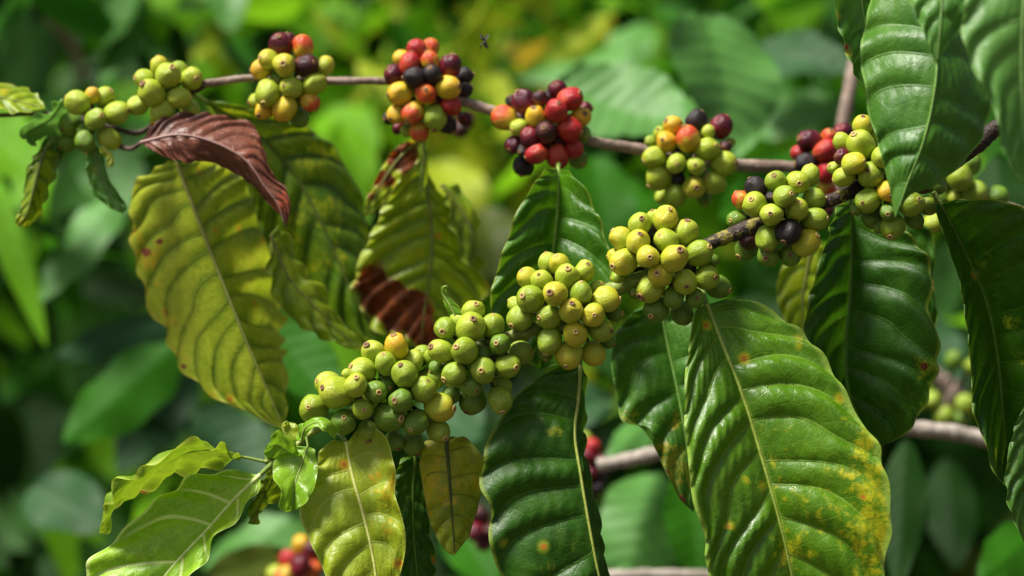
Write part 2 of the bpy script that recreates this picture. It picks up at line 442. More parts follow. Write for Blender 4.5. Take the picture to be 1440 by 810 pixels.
RIB = {}
def rib_mat(k):
    if k not in RIB:
        c = {'main': (0.34, 0.45, 0.07), 'dark': (0.12, 0.24, 0.03), 'darkm': (0.24, 0.36, 0.05), 'yellow': (0.58, 0.60, 0.18), 'spotted': (0.09, 0.13, 0.02),
             'bright': (0.70, 0.80, 0.30), 'young': (0.33, 0.40, 0.12), 'olive': (0.20, 0.22, 0.05), 'pale': (0.24, 0.25, 0.06),
             'darkol': (0.10, 0.13, 0.02), 'edgeon': (0.3, 0.38, 0.06), 'redbrown': (0.26, 0.14, 0.12), 'front': (0.16, 0.30, 0.06), 'soft': (0.17, 0.30, 0.08)}[k]
        RIB[k] = simple_mat('rib_' + k, tuple(x * 0.8 for x in c), tuple(x * 1.15 for x in c), 120, 0.45, 0.2, 0.0003)
    return RIB[k]

def build_leaves():
    # --- leaves of the near branch, lower right to lower left
    leaf('largest green leaf, yellow spotted on its right half, below the fourth near berry cluster', 'main',
         [(993,428,.004),(1018,490,-.004),(1045,560,-.010),(1070,640,-.014),(1090,710,-.016),(1104,765,-.016),(1118,830,-.014),(1132,905,-.01)],
         [(975,442,-.004),(966,500,-.016),(961,560,-.026),(967,640,-.034),(974,700,-.036),(990,755,-.034),(1000,820,-.03),(1050,880,-.02)],
         [(1040,421,.012),(1095,445,.006),(1150,492,-.004),(1192,562,-.014),(1232,625,-.024),(1252,700,-.03),(1250,765,-.03),(1236,830,-.026),(1190,885,-.018)],
         petiole=[(985,405,.02)], veins=11, NU=260, NV=48, quilt=.0038, wave=.0012, slope=(.10,.09), slopeL=.12, mid=(1.5,.5),
         yel=[(1215,630,32,.8),(1235,690,42,1.05),(1200,680,45,.7),(1225,745,46,1.1),(1240,790,40,1),(1180,700,40,.6),(1150,715,45,.6),(1105,690,30,.6),(1090,640,28,.5),(1085,600,28,.5),(1115,770,36,.8),(1200,590,26,.6),(1120,740,30,.5),(1210,720,50,.7),(1100,775,22,.7)])
    leaf('dark green leaf with a pale folded right rim, hanging under the third near berry cluster', 'dark',
         [(816,515,.012),(813,560,.006),(808,610,.0),(815,660,-.006),(825,720,-.010),(836,780,-.012),(850,850,-.012),(860,900,-.01)],
         [(770,522,.012),(722,560,.004),(686,620,-.006),(676,680,-.012),(690,720,-.014),(688,770,-.016),(715,820,-.016),(780,880,-.014)],
         [(824,530,.022),(822,580,.024),(819,640,.022),(835,700,.016),(848,760,.012),(858,830,.006)],
         petiole=[(815,490,.012)], veins=9, NU=180, NV=32, quilt=.0042, wave=.0022, slope=(.02,.06), mid=(1.2,.6), midmat=simple_mat('rib_rim', (0.30,0.36,0.06), (0.40,0.44,0.10), 90, 0.5, 0.3),
         yel=[(795,760,26,.5),(770,795,26,.4),(780,605,14,.8)])
    leaf('yellow green leaf with orange blotches along its right margin, below the leftmost near berries', 'yellow',
         [(487,622,.006),(496,670,-.002),(510,720,-.008),(522,770,-.012),(530,820,-.014),(535,880,-.012)],
         [(462,622,.006),(445,655,-.0),(428,695,-.008),(422,728,-.012),(440,770,-.016),(462,815,-.018),(500,860,-.014)],
         [(517,598,.002),(545,620,-.002),(556,660,-.01),(557,700,-.012),(570,745,-.016),(567,790,-.018),(552,840,-.016)],
         petiole=[(470,600,.02)], veins=7, NU=150, NV=28, quilt=.0022, wave=.0018, mid=(1.3,.6),
         yel=[(540,680,30,.9),(548,710,26,.7),(545,740,24,.6),(525,640,18,.4)])
    leaf('narrow dark green leaf hanging between the yellow green leaf and the yellow spotted leaf', 'dark',
         [(583,640,.03),(580,700,.028),(582,760,.026),(590,840,.024)],
         [(560,650,.028),(553,700,.024),(556,760,.022),(562,810,.022)],
         [(598,650,.034),(597,690,.032),(604,750,.03),(614,800,.028)],
         veins=7, NU=110, quilt=.002, wave=.002, petiole=[(582,600,.03)])
    leaf('small yellow leaf with rust spots and a dark midrib, hanging between two dark leaves', 'spotted',
         [(627,614,.014),(630,650,.010),(634,700,.008),(637,745,.006),(639,781,.006)],
         [(600,618,.018),(590,650,.014),(597,700,.010),(608,745,.008),(626,774,.006)],
         [(655,616,.02),(677,640,.018),(681,675,.014),(673,710,.012),(660,752,.010)],
         veins=6, NU=110, quilt=.0018, wave=.0012, slope=(.10,.02), petiole=[(620,585,.02)], midmat=simple_mat('rib_dark', (0.05,0.08,0.015), (0.08,0.11,0.02), 90, 0.5, 0.3),
         yel=[(615,680,60,.8),(655,690,40,.6)], brn=[(655,612,13,.5)])
    leaf('broad fresh green leaf with a pale midrib, lowest at the lower left', 'bright',
         [(366,668,.0),(330,702,-.004),(292,745,-.008),(252,787,-.012),(215,832,-.014),(170,890,-.016)],
         [(330,664,.004),(272,671,.002),(215,708,-.002),(155,757,-.008),(118,808,-.012),(105,850,-.014),(130,885,-.016)],
         [(364,690,-.004),(345,710,-.010),(332,738,-.016),(302,757,-.020),(290,792,-.024),(262,818,-.026),(235,860,-.022),(200,890,-.018)],
         petiole=[(385,650,.0)], veins=5.5, NU=160, NV=30, quilt=.0026, wave=.0024, slope=(.10,.04), dent=.03)
    leaf('long green leaf seen edge on, curling down above the broad fresh green leaf', 'edgeon',
         [(345,643,.0),(300,632,.0),(262,636,-.002),(222,655,-.004),(182,680,-.008),(155,705,-.01),(140,748,-.012)],
         [(318,626,-.02),(285,621,-.03),(262,622,-.032),(235,640,-.034),(205,663,-.034),(168,676,-.03),(146,702,-.026)],
         [(325,647,.012),(290,655,.02),(250,662,.022),(222,672,.02),(192,694,.018),(165,712,.012),(150,748,.0)],
         petiole=[(376,650,.0)], veins=6, NU=120, NV=20, quilt=.002, wave=.003, dent=.05, mid=(.8,.3))
    leaf('dark underside lobe with a chewed edge, hanging below the edge on curled leaf', 'dark',
         [(228,664,.02),(205,684,.022),(176,695,.02)],
         [(215,668,.018),(190,680,.02)],
         [(226,680,.03),(212,692,.03),(190,698,.028)], veins=3, NU=50, NV=10, quilt=.001, wave=.002, dent=.06, mid=(.5,.2), brn=[(203,686,8,.8)])
    leaf('small young leaf with a twisted margin and pale midrib at the branch tip', 'young',
         [(433,628,-.004),(424,655,-.006),(415,680,-.010),(410,718,-.014)],
         [(405,630,.002),(384,655,-.006),(384,672,-.014),(395,690,-.024),(392,712,-.03),(400,720,-.022)],
         [(443,634,-.008),(447,662,-.014),(440,690,-.018),(425,712,-.018)],
         petiole=[(430,610,.0)], veins=4, NU=90, NV=20, quilt=.0008, wave=.0009, mid=(.6,.3))
    leaf('crumpled small leaf with torn pale margin at the branch tip', 'young',
         [(425,650,.004),(405,635,.0),(388,625,-.002),(372,633,-.004)],
         [(420,632,-.01),(402,612,-.014),(392,604,-.014),(380,615,-.01)],
         [(415,655,.004),(398,650,.004),(380,648,.0),(372,640,.0)], veins=4, NU=70, NV=14, quilt=.0008, wave=.0012, dent=.04, mid=(.5,.2))
    leaf('pointed pale scrap of leaf standing behind the crumpled leaf at the branch tip', 'yellow',
         [(412,640,.012),(404,620,.012),(396,596,.012)],
         [(402,628,.012),(396,612,.012)],
         [(424,620,.014),(420,600,.016),(405,592,.014)], veins=3, NU=50, NV=10, quilt=.001, wave=.002, mid=(.5,.2))
    leaf('small glossy leaf arched over the leftmost near berries', 'young',
         [(424,622,-.012),(430,602,-.022),(448,594,-.026),(462,600,-.026),(470,618,-.02)],
         [(420,612,-.006),(425,594,-.014),(446,588,-.018),(464,591,-.018),(472,604,-.016)],
         [(430,616,-.018),(436,606,-.026),(448,602,-.03),(458,606,-.03)], veins=4, NU=70, NV=12, quilt=.001, wave=.0008, mid=(.5,.2))
    leaf('dark drooping leaf tip between the broad fresh leaf and the twisted young leaf', 'darkol',
         [(392,650,.014),(380,680,.014),(365,710,.012),(356,738,.012)],
         [(378,652,.01),(362,690,.01),(349,716,.01),(347,734,.01)],
         [(402,665,.02),(392,700,.02),(368,718,.018),(364,735,.016)], veins=4, NU=60, NV=12, quilt=.001, wave=.002, mid=(.6,.2))
    leaf('curled green shoot tip with a blackened end, standing above the second near berry group', 'young',
         [(640,444,-.004),(632,428,-.004),(623,412,-.003),(625,403,-.006),(631,402,-.008)],
         [(633,444,.0),(625,428,.0),(620,412,.0),(622,402,-.004)],
         [(652,440,-.004),(641,426,-.004),(628,414,-.003),(628,406,-.006)], veins=3, NU=50, NV=8, quilt=.0004, wave=.0006, mid=(.5,.3), brn=[(652,432,6,1.0)])
    # --- leaves hanging behind the near branch
    leaf('dark glossy leaf with an orange nick on its left margin, behind the third near cluster', 'darkm',
         [(785,237,.075),(784,290,.062),(778,350,.056),(771,400,.054),(765,450,.052),(760,520,.05)],
         [(762,245,.05),(730,292,.04),(712,340,.032),(694,395,.03),(690,440,.03),(712,480,.036),(735,505,.042)],
         [(808,248,.055),(833,290,.048),(853,340,.04),(863,400,.036),(862,440,.034),(835,490,.04)],
         petiole=[(786,226,.085)], veins=8, NU=150, NV=28, quilt=.003, wave=.0018, yel=[(714,322,9,1.6)], brn=[(714,323,5,.6)])
    leaf('mid green leaf with yellow patches at its lower edge, just left of the largest leaf', 'front',
         [(925,420,.06),(940,490,.056),(955,560,.05),(968,640,.046),(975,720,.044)],
         [(890,440,.05),(862,480,.046),(862,530,.044),(874,590,.044),(905,605,.042),(935,660,.042),(955,700,.042)],
         [(985,420,.05),(1010,500,.04),(1015,580,.04),(1000,660,.04)],
         petiole=[(930,400,.06)], veins=7, NU=130, NV=26, quilt=.0034, wave=.0026,
         yel=[(955,660,34,1.1),(935,630,24,.8),(880,585,18,.9),(950,600,30,.5)], brn=[(934,664,6,.9),(956,703,8,.9)])
    leaf('hanging green leaf with a dark left half, below the two rightmost near clusters', 'dark',
         [(1196,285,.05),(1197,350,.048),(1194,420,.046),(1188,490,.045),(1195,560,.044),(1230,628,.044)],
         [(1175,292,.035),(1160,340,.02),(1146,390,.012),(1134,440,.01),(1132,475,.012),(1150,520,.018),(1180,580,.03)],
         [(1228,300,.045),(1275,330,.035),(1308,375,.028),(1306,430,.026),(1320,490,.024),(1314,540,.026),(1290,590,.034),(1262,618,.04)],
         petiole=[(1196,265,.04)], veins=9, NU=150, NV=28, quilt=.003, wave=.0022, yel=[(1305,520,24,.9),(1290,560,20,.7),(1225,315,18,.5)], brn=[(1300,515,6,.7)])
    leaf('yellowish green leaf mostly hidden behind the dark halved hanging leaf', 'olive',
         [(1145,330,.12),(1135,380,.12),(1128,430,.12),(1135,480,.12)],
         [(1120,345,.12),(1098,380,.12),(1092,415,.12),(1105,455,.12)],
         [(1160,350,.12),(1165,400,.12),(1155,450,.12)], veins=6, NU=70, NV=14, quilt=.001, wave=.002)
    leaf('green leaf with a brown edge peeping out right of the dark halved hanging leaf', 'dark',
         [(1270,310,.10),(1290,370,.10),(1300,430,.10),(1290,500,.10)],
         [(1255,330,.10),(1250,400,.10),(1265,460,.10)],
         [(1300,315,.10),(1314,345,.10),(1312,400,.10),(1318,450,.10)], veins=6, NU=70, NV=14, quilt=.001, wave=.002, brn=[(1314,400,12,.5)])
    leaf('long dark leaf folded lengthwise with a pale wavy left rim, at the right edge', 'dark',
         [(1322,285,.0),(1352,345,.012),(1385,420,.018),(1402,500,.018),(1412,600,.018),(1425,690,.02)],
         [(1314,292,-.006),(1332,345,-.010),(1350,400,-.014),(1360,470,-.018),(1366,540,-.020),(1368,580,-.022),(1384,620,-.022),(1398,668,-.014)],
         [(1360,280,-.01),(1430,288,-.024),(1500,340,-.034),(1530,450,-.034),(1510,560,-.02),(1465,640,.0)],
         petiole=[(1312,270,.0)], veins=12, NU=170, NV=30, quilt=.0026, wave=.0018, slope=(.02,.05),
         yel=[(1383,365,14,.7),(1405,420,14,.5),(1420,455,15,1.0),(1432,505,15,.8)])
    leaf('plain green leaf at the lower right edge, below the folded dark leaf', 'front',
         [(1448,560,-.01),(1445,640,-.012),(1442,700,-.014),(1450,780,-.012)],
         [(1428,595,-.012),(1416,650,-.016),(1416,700,-.018),(1430,745,-.016)],
         [(1480,580,-.01),(1500,660,-.01),(1490,740,-.01)], veins=7, NU=80, NV=16)
    # --- leaves hanging close to the lens at the upper right
    leaf('big glossy leaf hanging point down over the near berry cluster furthest right', 'front',
         [(1290,-90,-.05),(1302,0,-.062),(1317,80,-.072),(1312,140,-.076),(1298,200,-.078),(1277,255,-.076),(1259,306,-.074)],
         [(1240,-60,-.03),(1222,10,-.04),(1210,70,-.05),(1214,110,-.054),(1222,160,-.058),(1236,210,-.062),(1250,262,-.068)],
         [(1340,-60,-.03),(1358,30,-.04),(1374,90,-.046),(1392,142,-.05),(1378,200,-.056),(1345,238,-.062),(1312,262,-.068),(1280,275,-.07)],
         veins=9, NU=170, NV=30, quilt=.0030, wave=.0020, camber=.02, slope=(.02,.05))
    leaf('dark curled leaf with yellow brown edge beside the big glossy leaf at upper right', 'front',
         [(1205,-60,-.03),(1212,10,-.035),(1222,70,-.035),(1216,128,-.035)],
         [(1172,-40,-.05),(1174,10,-.052),(1186,60,-.05),(1197,100,-.046)],
         [(1260,-40,-.02),(1270,20,-.02),(1256,80,-.024),(1236,115,-.03)], veins=6, NU=90, NV=16, quilt=.0014, wave=.0014, dent=.02, yel=[(1178,20,10,.6),(1193,70,10,1.4)], brn=[(1190,66,5,.8)])
    leaf('pointed pale green leaf tip lying over the top of the big glossy leaf', 'soft',
         [(1330,-110,-.10),(1326,-30,-.105),(1322,40,-.11),(1317,92,-.108)],
         [(1285,-90,-.10),(1270,-30,-.10),(1288,20,-.105),(1304,60,-.108)],
         [(1390,-90,-.10),(1385,-20,-.10),(1352,35,-.105),(1330,70,-.108)], veins=6, NU=90, NV=18, quilt=.002, wave=.002)
    leaf('pale green out of focus leaf filling the top right corner', 'soft',
         [(1450,-120,-.14),(1440,0,-.15),(1436,90,-.15),(1438,180,-.15),(1442,262,-.15)],
         [(1390,-80,-.14),(1358,0,-.15),(1356,60,-.155),(1376,110,-.16),(1398,150,-.16),(1404,200,-.16),(1424,240,-.155)],
         [(1520,-60,-.14),(1540,60,-.15),(1520,180,-.15),(1480,240,-.15)], veins=8, NU=110, NV=20, quilt=.0016, wave=.002)
    # --- leaves of the far branch
    leaf('large yellowing leaf with a pale lit left half and shaded right half, at the left', 'pale',
         [(248,228,.09),(275,300,.088),(310,390,.086),(340,465,.084),(372,540,.084),(400,604,.086)],
         [(225,232,.11),(182,272,.125),(186,340,.13),(205,410,.13),(236,480,.128),(262,525,.12),(300,560,.11),(350,582,.10),(382,597,.094)],
         [(305,228,.14),(352,262,.17),(392,330,.20),(404,390,.215),(398,440,.20),(402,500,.14),(404,560,.11)],
         petiole=[(240,195,.10)], camber=-.06, veins=12, NU=200, NV=36, quilt=.0040, wave=.0036, slope=(.06,.03), slopeL=.20, dent=.04,
         yel=[(205,360,26,1.1),(212,400,22,.8),(232,460,20,.8),(245,500,20,.8),(300,560,22,.6),(200,320,20,.6)], brn=[(208,355,9,.7),(223,340,8,.7),(247,455,6,.6),(258,515,6,.6)])
    leaf('large dark and yellow mottled leaf hanging behind the red brown leaf', 'darkol',
         [(285,140,.13),(350,180,.14),(410,240,.15),(455,320,.15),(490,400,.15),(530,478,.15)],
         [(300,170,.13),(340,240,.14),(370,330,.15),(400,400,.16),(450,450,.16),(500,482,.155)],
         [(330,146,.13),(400,165,.15),(460,200,.17),(500,260,.18),(520,330,.18),(528,400,.17),(540,450,.16)],
         petiole=[(270,132,.12)], veins=9, NU=150, NV=26, quilt=.0034, wave=.0022,
         yel=[(440,225,36,.8),(430,320,46,.7),(460,300,36,.8),(410,200,30,.6),(470,350,36,.6),(340,155,30,.7),(445,370,36,.5)])
    leaf('yellow green ruffled leaf edge showing below the large mottled leaf', 'olive',
         [(380,330,.11),(405,390,.112),(440,430,.114),(480,470,.116),(520,498,.118)],
         [(375,380,.105),(395,430,.105),(430,462,.108),(480,488,.112)],
         [(395,320,.12),(420,375,.125),(448,400,.125),(470,440,.125),(500,468,.12)], veins=6, NU=90, NV=18, quilt=.002, wave=.003, dent=.05)
    leaf('red brown withered leaf curling down to a point, under the far branch', 'redbrown',
         [(198,201,.07),(250,190,.066),(300,200,.062),(345,225,.058),(372,262,.055),(392,290,.054),(402,322,.054)],
         [(225,172,.075),(270,160,.08),(320,164,.08),(358,178,.076),(369,205,.07),(384,245,.066),(402,265,.062),(409,290,.058)],
         [(222,216,.064),(262,231,.066),(290,228,.07),(322,240,.07),(352,258,.066),(376,285,.062),(396,305,.058)],
         petiole=[(168,206,.09),(185,209,.08)], petmat=M_BARKD, veins=12, NU=150, NV=24, quilt=.0020, wave=.0016, dent=.03, yel=[(395,290,26,.9),(345,225,30,.4)])
    leaf('mottled yellow green leaf with a large brown dead patch, behind the middle of the picture', 'olive',
         [(594,196,.15),(598,250,.15),(606,310,.15),(606,370,.15),(598,430,.15),(590,490,.15)],
         [(575,205,.14),(555,240,.14),(540,290,.14),(518,340,.14),(498,390,.145),(505,430,.15),(535,470,.15)],
         [(600,240,.15),(630,290,.16),(660,330,.17),(684,390,.17),(680,430,.17),(650,470,.16)],
         petiole=[(592,170,.14)], veins=11, NU=150, NV=26, quilt=.0030, wave=.0030, slope=(.10,.03), dent=.04,
         yel=[(600,300,80,.5),(580,380,60,.4)], brn=[(522,400,30,.95),(548,420,32,.95),(575,440,34,1.),(590,462,28,.9),(515,425,24,.9)])
    leaf('blackened curled leaf base with a yellow rim, under the third far berry cluster', 'olive',
         [(588,198,.135),(568,215,.13),(545,245,.13),(520,290,.13),(512,305,.13)],
         [(575,196,.13),(550,215,.13),(532,245,.13),(515,280,.13)],
         [(592,215,.135),(580,238,.13),(556,262,.13),(530,295,.13)], veins=4, NU=70, NV=12, quilt=.001, wave=.002, brn=[(565,222,26,.8),(540,252,18,.7),(522,278,10,.5)])
    leaf('thin green leaf standing edge on under the third far berry cluster', 'darkol',
         [(593,190,.12),(596,220,.12),(594,250,.12),(592,280,.12)],
         [(588,200,.12),(590,230,.12),(590,260,.12)],
         [(598,205,.13),(602,235,.13),(598,265,.13)], veins=3, NU=40, NV=8, quilt=.001, wave=.001)
    leaf('pale green folded leaf part right of the brown patched leaf', 'olive',
         [(620,260,.16),(650,300,.16),(665,340,.16),(662,380,.16)],
         [(628,290,.15),(640,330,.15),(650,370,.15)],
         [(640,262,.17),(668,300,.17),(672,345,.17)], veins=4, NU=60, NV=12, quilt=.001, wave=.002)
    leaf('small green leaf with a yellow upper edge entering at the left edge', 'olive',
         [(-60,130,.09),(0,138,.09),(35,146,.09),(64,152,.09)],
         [(-40,112,.10),(0,117,.11),(35,124,.11),(55,140,.10)],
         [(-40,150,.08),(0,157,.08),(35,158,.08)], veins=6, NU=70, NV=12, quilt=.0016, wave=.001, yel=[(5,122,16,1.2)])  # yellow blotch on the upper edge
    leaf('curling pale edged leaf left of the leftmost berry cluster', 'soft',
         [(88,140,.09),(72,165,.088),(52,178,.086),(34,190,.086),(52,206,.086)],
         [(76,142,.08),(66,160,.076),(45,168,.074),(28,180,.074),(36,202,.08)],
         [(98,160,.10),(84,188,.10),(60,196,.10),(50,198,.09)], veins=4, NU=80, NV=14, quilt=.001, wave=.002)
    leaf('dark shaded leaf beneath the leftmost berry cluster', 'dark',
         [(92,160,.11),(82,190,.11),(74,215,.11),(66,240,.11)],
         [(78,170,.11),(60,200,.11),(55,225,.11)],
         [(100,175,.11),(95,205,.11),(82,232,.11)], veins=4, NU=50, NV=10)
    leaf('olive brown drooping leaf with a pale tip at the far left', 'darkol',
         [(66,205,.09),(55,235,.088),(46,270,.086),(38,300,.086),(24,318,.088)],
         [(52,212,.09),(38,240,.09),(34,275,.09),(22,305,.09)],
         [(80,215,.10),(78,240,.10),(64,275,.10),(58,305,.10),(40,318,.095)], petiole=[(80,190,.10)], veins=6, NU=80, NV=14, quilt=.001, wave=.002, yel=[(26,312,12,1.3)])
    leaf('small twisted two lobed leaf hanging under the leftmost berry cluster', 'soft',
         [(132,205,.09),(138,235,.09),(150,265,.09),(172,300,.09)],
         [(122,215,.09),(122,245,.09),(130,270,.09),(150,290,.09)],
         [(145,212,.09),(150,240,.09),(160,262,.09),(178,290,.09)], veins=4, NU=70, NV=12, quilt=.001, wave=.002, yel=[(138,240,14,.8)])
    leaf('thin yellow green sliver of leaf curled beside the twisted two lobed leaf', 'yellow',
         [(143,205,.08),(154,218,.08),(157,228,.08),(150,236,.08)],
         [(140,212,.08),(150,224,.08)], [(152,208,.08),(160,222,.08),(158,234,.08)], veins=3, NU=40, NV=8, quilt=.0005, wave=.001, mid=(.4,.2))

# ------------------------------------------------------------------ branches
def branch(label, segs, name='coffee_branch', cat='branch', group=None):
    """segs: (part name, material, [(px,py,dd)], [radius in mm], node spacing flag)"""
    first = P(*segs[0][2][0])
    root = empty(name, first, label, cat, group)
    for pn, m, pts, rad in segs:
        n = max(30, 16 * len(pts))
        c = spline([P(*q) for q in pts], n)
        r = np.interp(np.linspace(0, 1, n), np.linspace(0, 1, len(rad)), rad) * 0.001
        r = r * (1 + 0.06 * np.sin(np.linspace(0, 40, n)) + 0.05 * rng.standard_normal(n) * 0.6)
        V, F = tube_data(c - first, r, 16, 0.05)
        link(pn, mesh(pn, V, F, [m]), root)
    return root

def build_branches():
    branch('near coffee branch, dark and scaly at right, green at left, carrying the sharp berries',
        [('woody_stem', M_BARKF, [(1480,150,.0),(1405,178,.0),(1372,205,.0),(1335,232,.003),(1290,250,.004),(1215,263,.002),(1170,281,-.002),(1110,302,.0),(1060,318,-.002),(1000,342,-.002),(960,362,.0)], [5,5,4.8,4.6,4.4,4.2,4.4,3.9,4.1,4.6,4.0,3.8]),
         ('green_stem', M_BARKG, [(962,361,.0),(900,393,-.002),(850,412,-.002),(800,438,.0),(748,464,-.002),(715,474,-.002),(650,495,.002),(580,535,.004),(500,575,.006),(440,608,.008),(400,640,.004),(372,650,.0)], [3.9,4.1,4.5,3.8,3.3,3.3,3.0,2.6,2.4,2.2,1.9,1.3])])
    branch('grey brown far coffee branch running across the top behind, carrying red and yellow berries',
        [('stem', M_BARKB, [(1250,262,.12),(1180,240,.12),(1120,235,.12),(1035,232,.115),(960,222,.11),(905,211,.11),(830,198,.10),(760,176,.10),(700,158,.10),(650,142,.10),(600,122,.10),(540,114,.10),(465,114,.10),(400,112,.10),(350,110,.095),(285,118,.09)], [3.6,3.5,3.6,3.8,3.6,3.6,3.4,3.2,3.2,3.4,3.0,2.4,2.4,2.3,2.2,2.2]),
         ('thin_stem', M_BARKD, [(287,118,.09),(240,150,.10),(200,185,.10),(160,180,.10),(110,165,.10),(60,160,.10),(0,162,.10),(-60,160,.10)], [2.2,1.9,1.7,1.6,1.5,1.3,1.2,1.2])])
    branch('grey branch running behind the near branch at upper right', [('stem', M_BARKP, [(1470,150,.09),(1400,185,.09),(1350,222,.10),(1315,248,.10),(1280,262,.11)], [3.6,3.6,3.6,3.4,3.0])])
    branch('upright grey branch rising behind the small red berry cluster', [('stem', M_BARKB, [(1175,290,.30),(1180,210,.30),(1192,140,.30),(1205,60,.32),(1215,-60,.34)], [4.6,4.6,4.4,4.2,4])])
    branch('pale bare branch stub crossing behind the dark folded leaf at lower centre', [('stem', M_BARKP, [(840,655,.26),(880,647,.26),(920,638,.26),(980,625,.26),(1040,618,.26)], [4.6,5.0,5.2,5.2,5])])
    branch('pale horizontal branch crossing behind the leaves at lower right', [('stem', M_BARKP, [(1200,596,.24),(1275,602,.24),(1340,608,.24),(1400,620,.24),(1480,632,.24)], [5.4,5.4,5.4,5.2,5])])
    branch('pale branch along the bottom edge below the big leaves', [('stem', M_BARKP, [(820,812,.3),(900,808,.3),(980,809,.3),(1060,812,.3)], [4,4,4,4])])
    branch('brown twig leaning at the right edge behind the green berries', [('stem', M_BARKB, [(1340,262,.2),(1400,285,.16),(1450,302,.14)], [2.4,2.6,2.8])])
    branch('blurred brown twig in the dark upper left corner', [('stem', M_BARKB, [(40,-20,.8),(75,25,.8),(100,60,.82),(120,110,.85)], [7,7,6,5])])
    branch('blurred brown forked twig among far berries at lower right', [('stem', M_BARKB, [(1300,515,.5),(1325,535,.5),(1350,560,.5)], [5,6,6]), ('side_twig', M_BARKB, [(1345,535,.5),(1338,560,.5),(1330,590,.52)], [6,6,5])])

# ------------------------------------------------------------------ berries
def berry_meshes():
    prof = [(0.0, -1.0)]
    n = 18
    for i in range(1, n):
        th = -math.pi / 2 + math.pi * i / n
        r = math.cos(th) ** 0.94; z = math.sin(th) * 1.03
        if z < 0: r *= 1 - 0.06 * z * z
        prof.append((r, z))
    prof[0] = (0.0, -1.03); prof.append((0.0, 1.0))
    def lathe(pr, sides, groove):
        V, F, rows = [], [], []
        for (r, z) in pr:
            if r < 1e-6:
                rows.append([len(V)]); V.append((0, 0, z)); continue
            row = []
            for k in range(sides):
                a = 2 * math.pi * k / sides
                rr = r * (1 - groove * (math.cos(a) ** 2) ** 6 + 0.012 * math.sin(3 * a + z * 2))
                row.append(len(V)); V.append((rr * math.cos(a), rr * math.sin(a) * 1.02, z))
            rows.append(row)
        for A, B in zip(rows, rows[1:]):
            for k in range(sides):
                k2 = (k + 1) % sides
                if len(A) == 1: F.append((A[0], B[k2], B[k]))
                elif len(B) == 1: F.append((A[k], A[k2], B[0]))
                else: F.append((A[k], A[k2], B[k2], B[k]))
        return V, F
    shapes = []
    q = np.random.default_rng(3)
    for g in (0.02, 0.05, 0.0, 0.03, 0.0, 0.04, 0.02):
        V, F = lathe(prof, 28, g)
        V = np.array(V)
        for _ in range(5):                                # shallow dents where neighbours press
            d = q.normal(size=3); d[2] *= 0.6; d /= np.linalg.norm(d)
            k = V @ d
            V -= d[None, :] * (np.clip(k - 0.84, 0, 1) * q.uniform(.35, .9))[:, None]
        V[:, 0] *= q.uniform(.93, 1.02); V[:, 1] *= q.uniform(.95, 1.03)
        V[:, :2] *= (1 + q.uniform(-.07, .05) * V[:, 2:3])
        shapes.append((V, F))
    sc = [(0.0, 0.94), (0.20, 0.96), (0.205, 1.02), (0.17, 1.065), (0.11, 1.07), (0.085, 1.03), (0.04, 1.01), (0.0, 1.03)]
    scv = lathe(sc, 14, 0.08)
    return shapes, scv
SHAPES, SCAR = berry_meshes()
BCACHE = {}
def berry_mesh(t, k):
    if (t, k) not in BCACHE:
        BCACHE[(t, k)] = mesh('berry_' + t, SHAPES[k][0], SHAPES[k][1], [BM[t]])
    return BCACHE[(t, k)]
SCARM = [mesh('calyx_scar', *SCAR, [M_SCAR]), mesh('calyx_scar', *SCAR, [M_SCARD])]

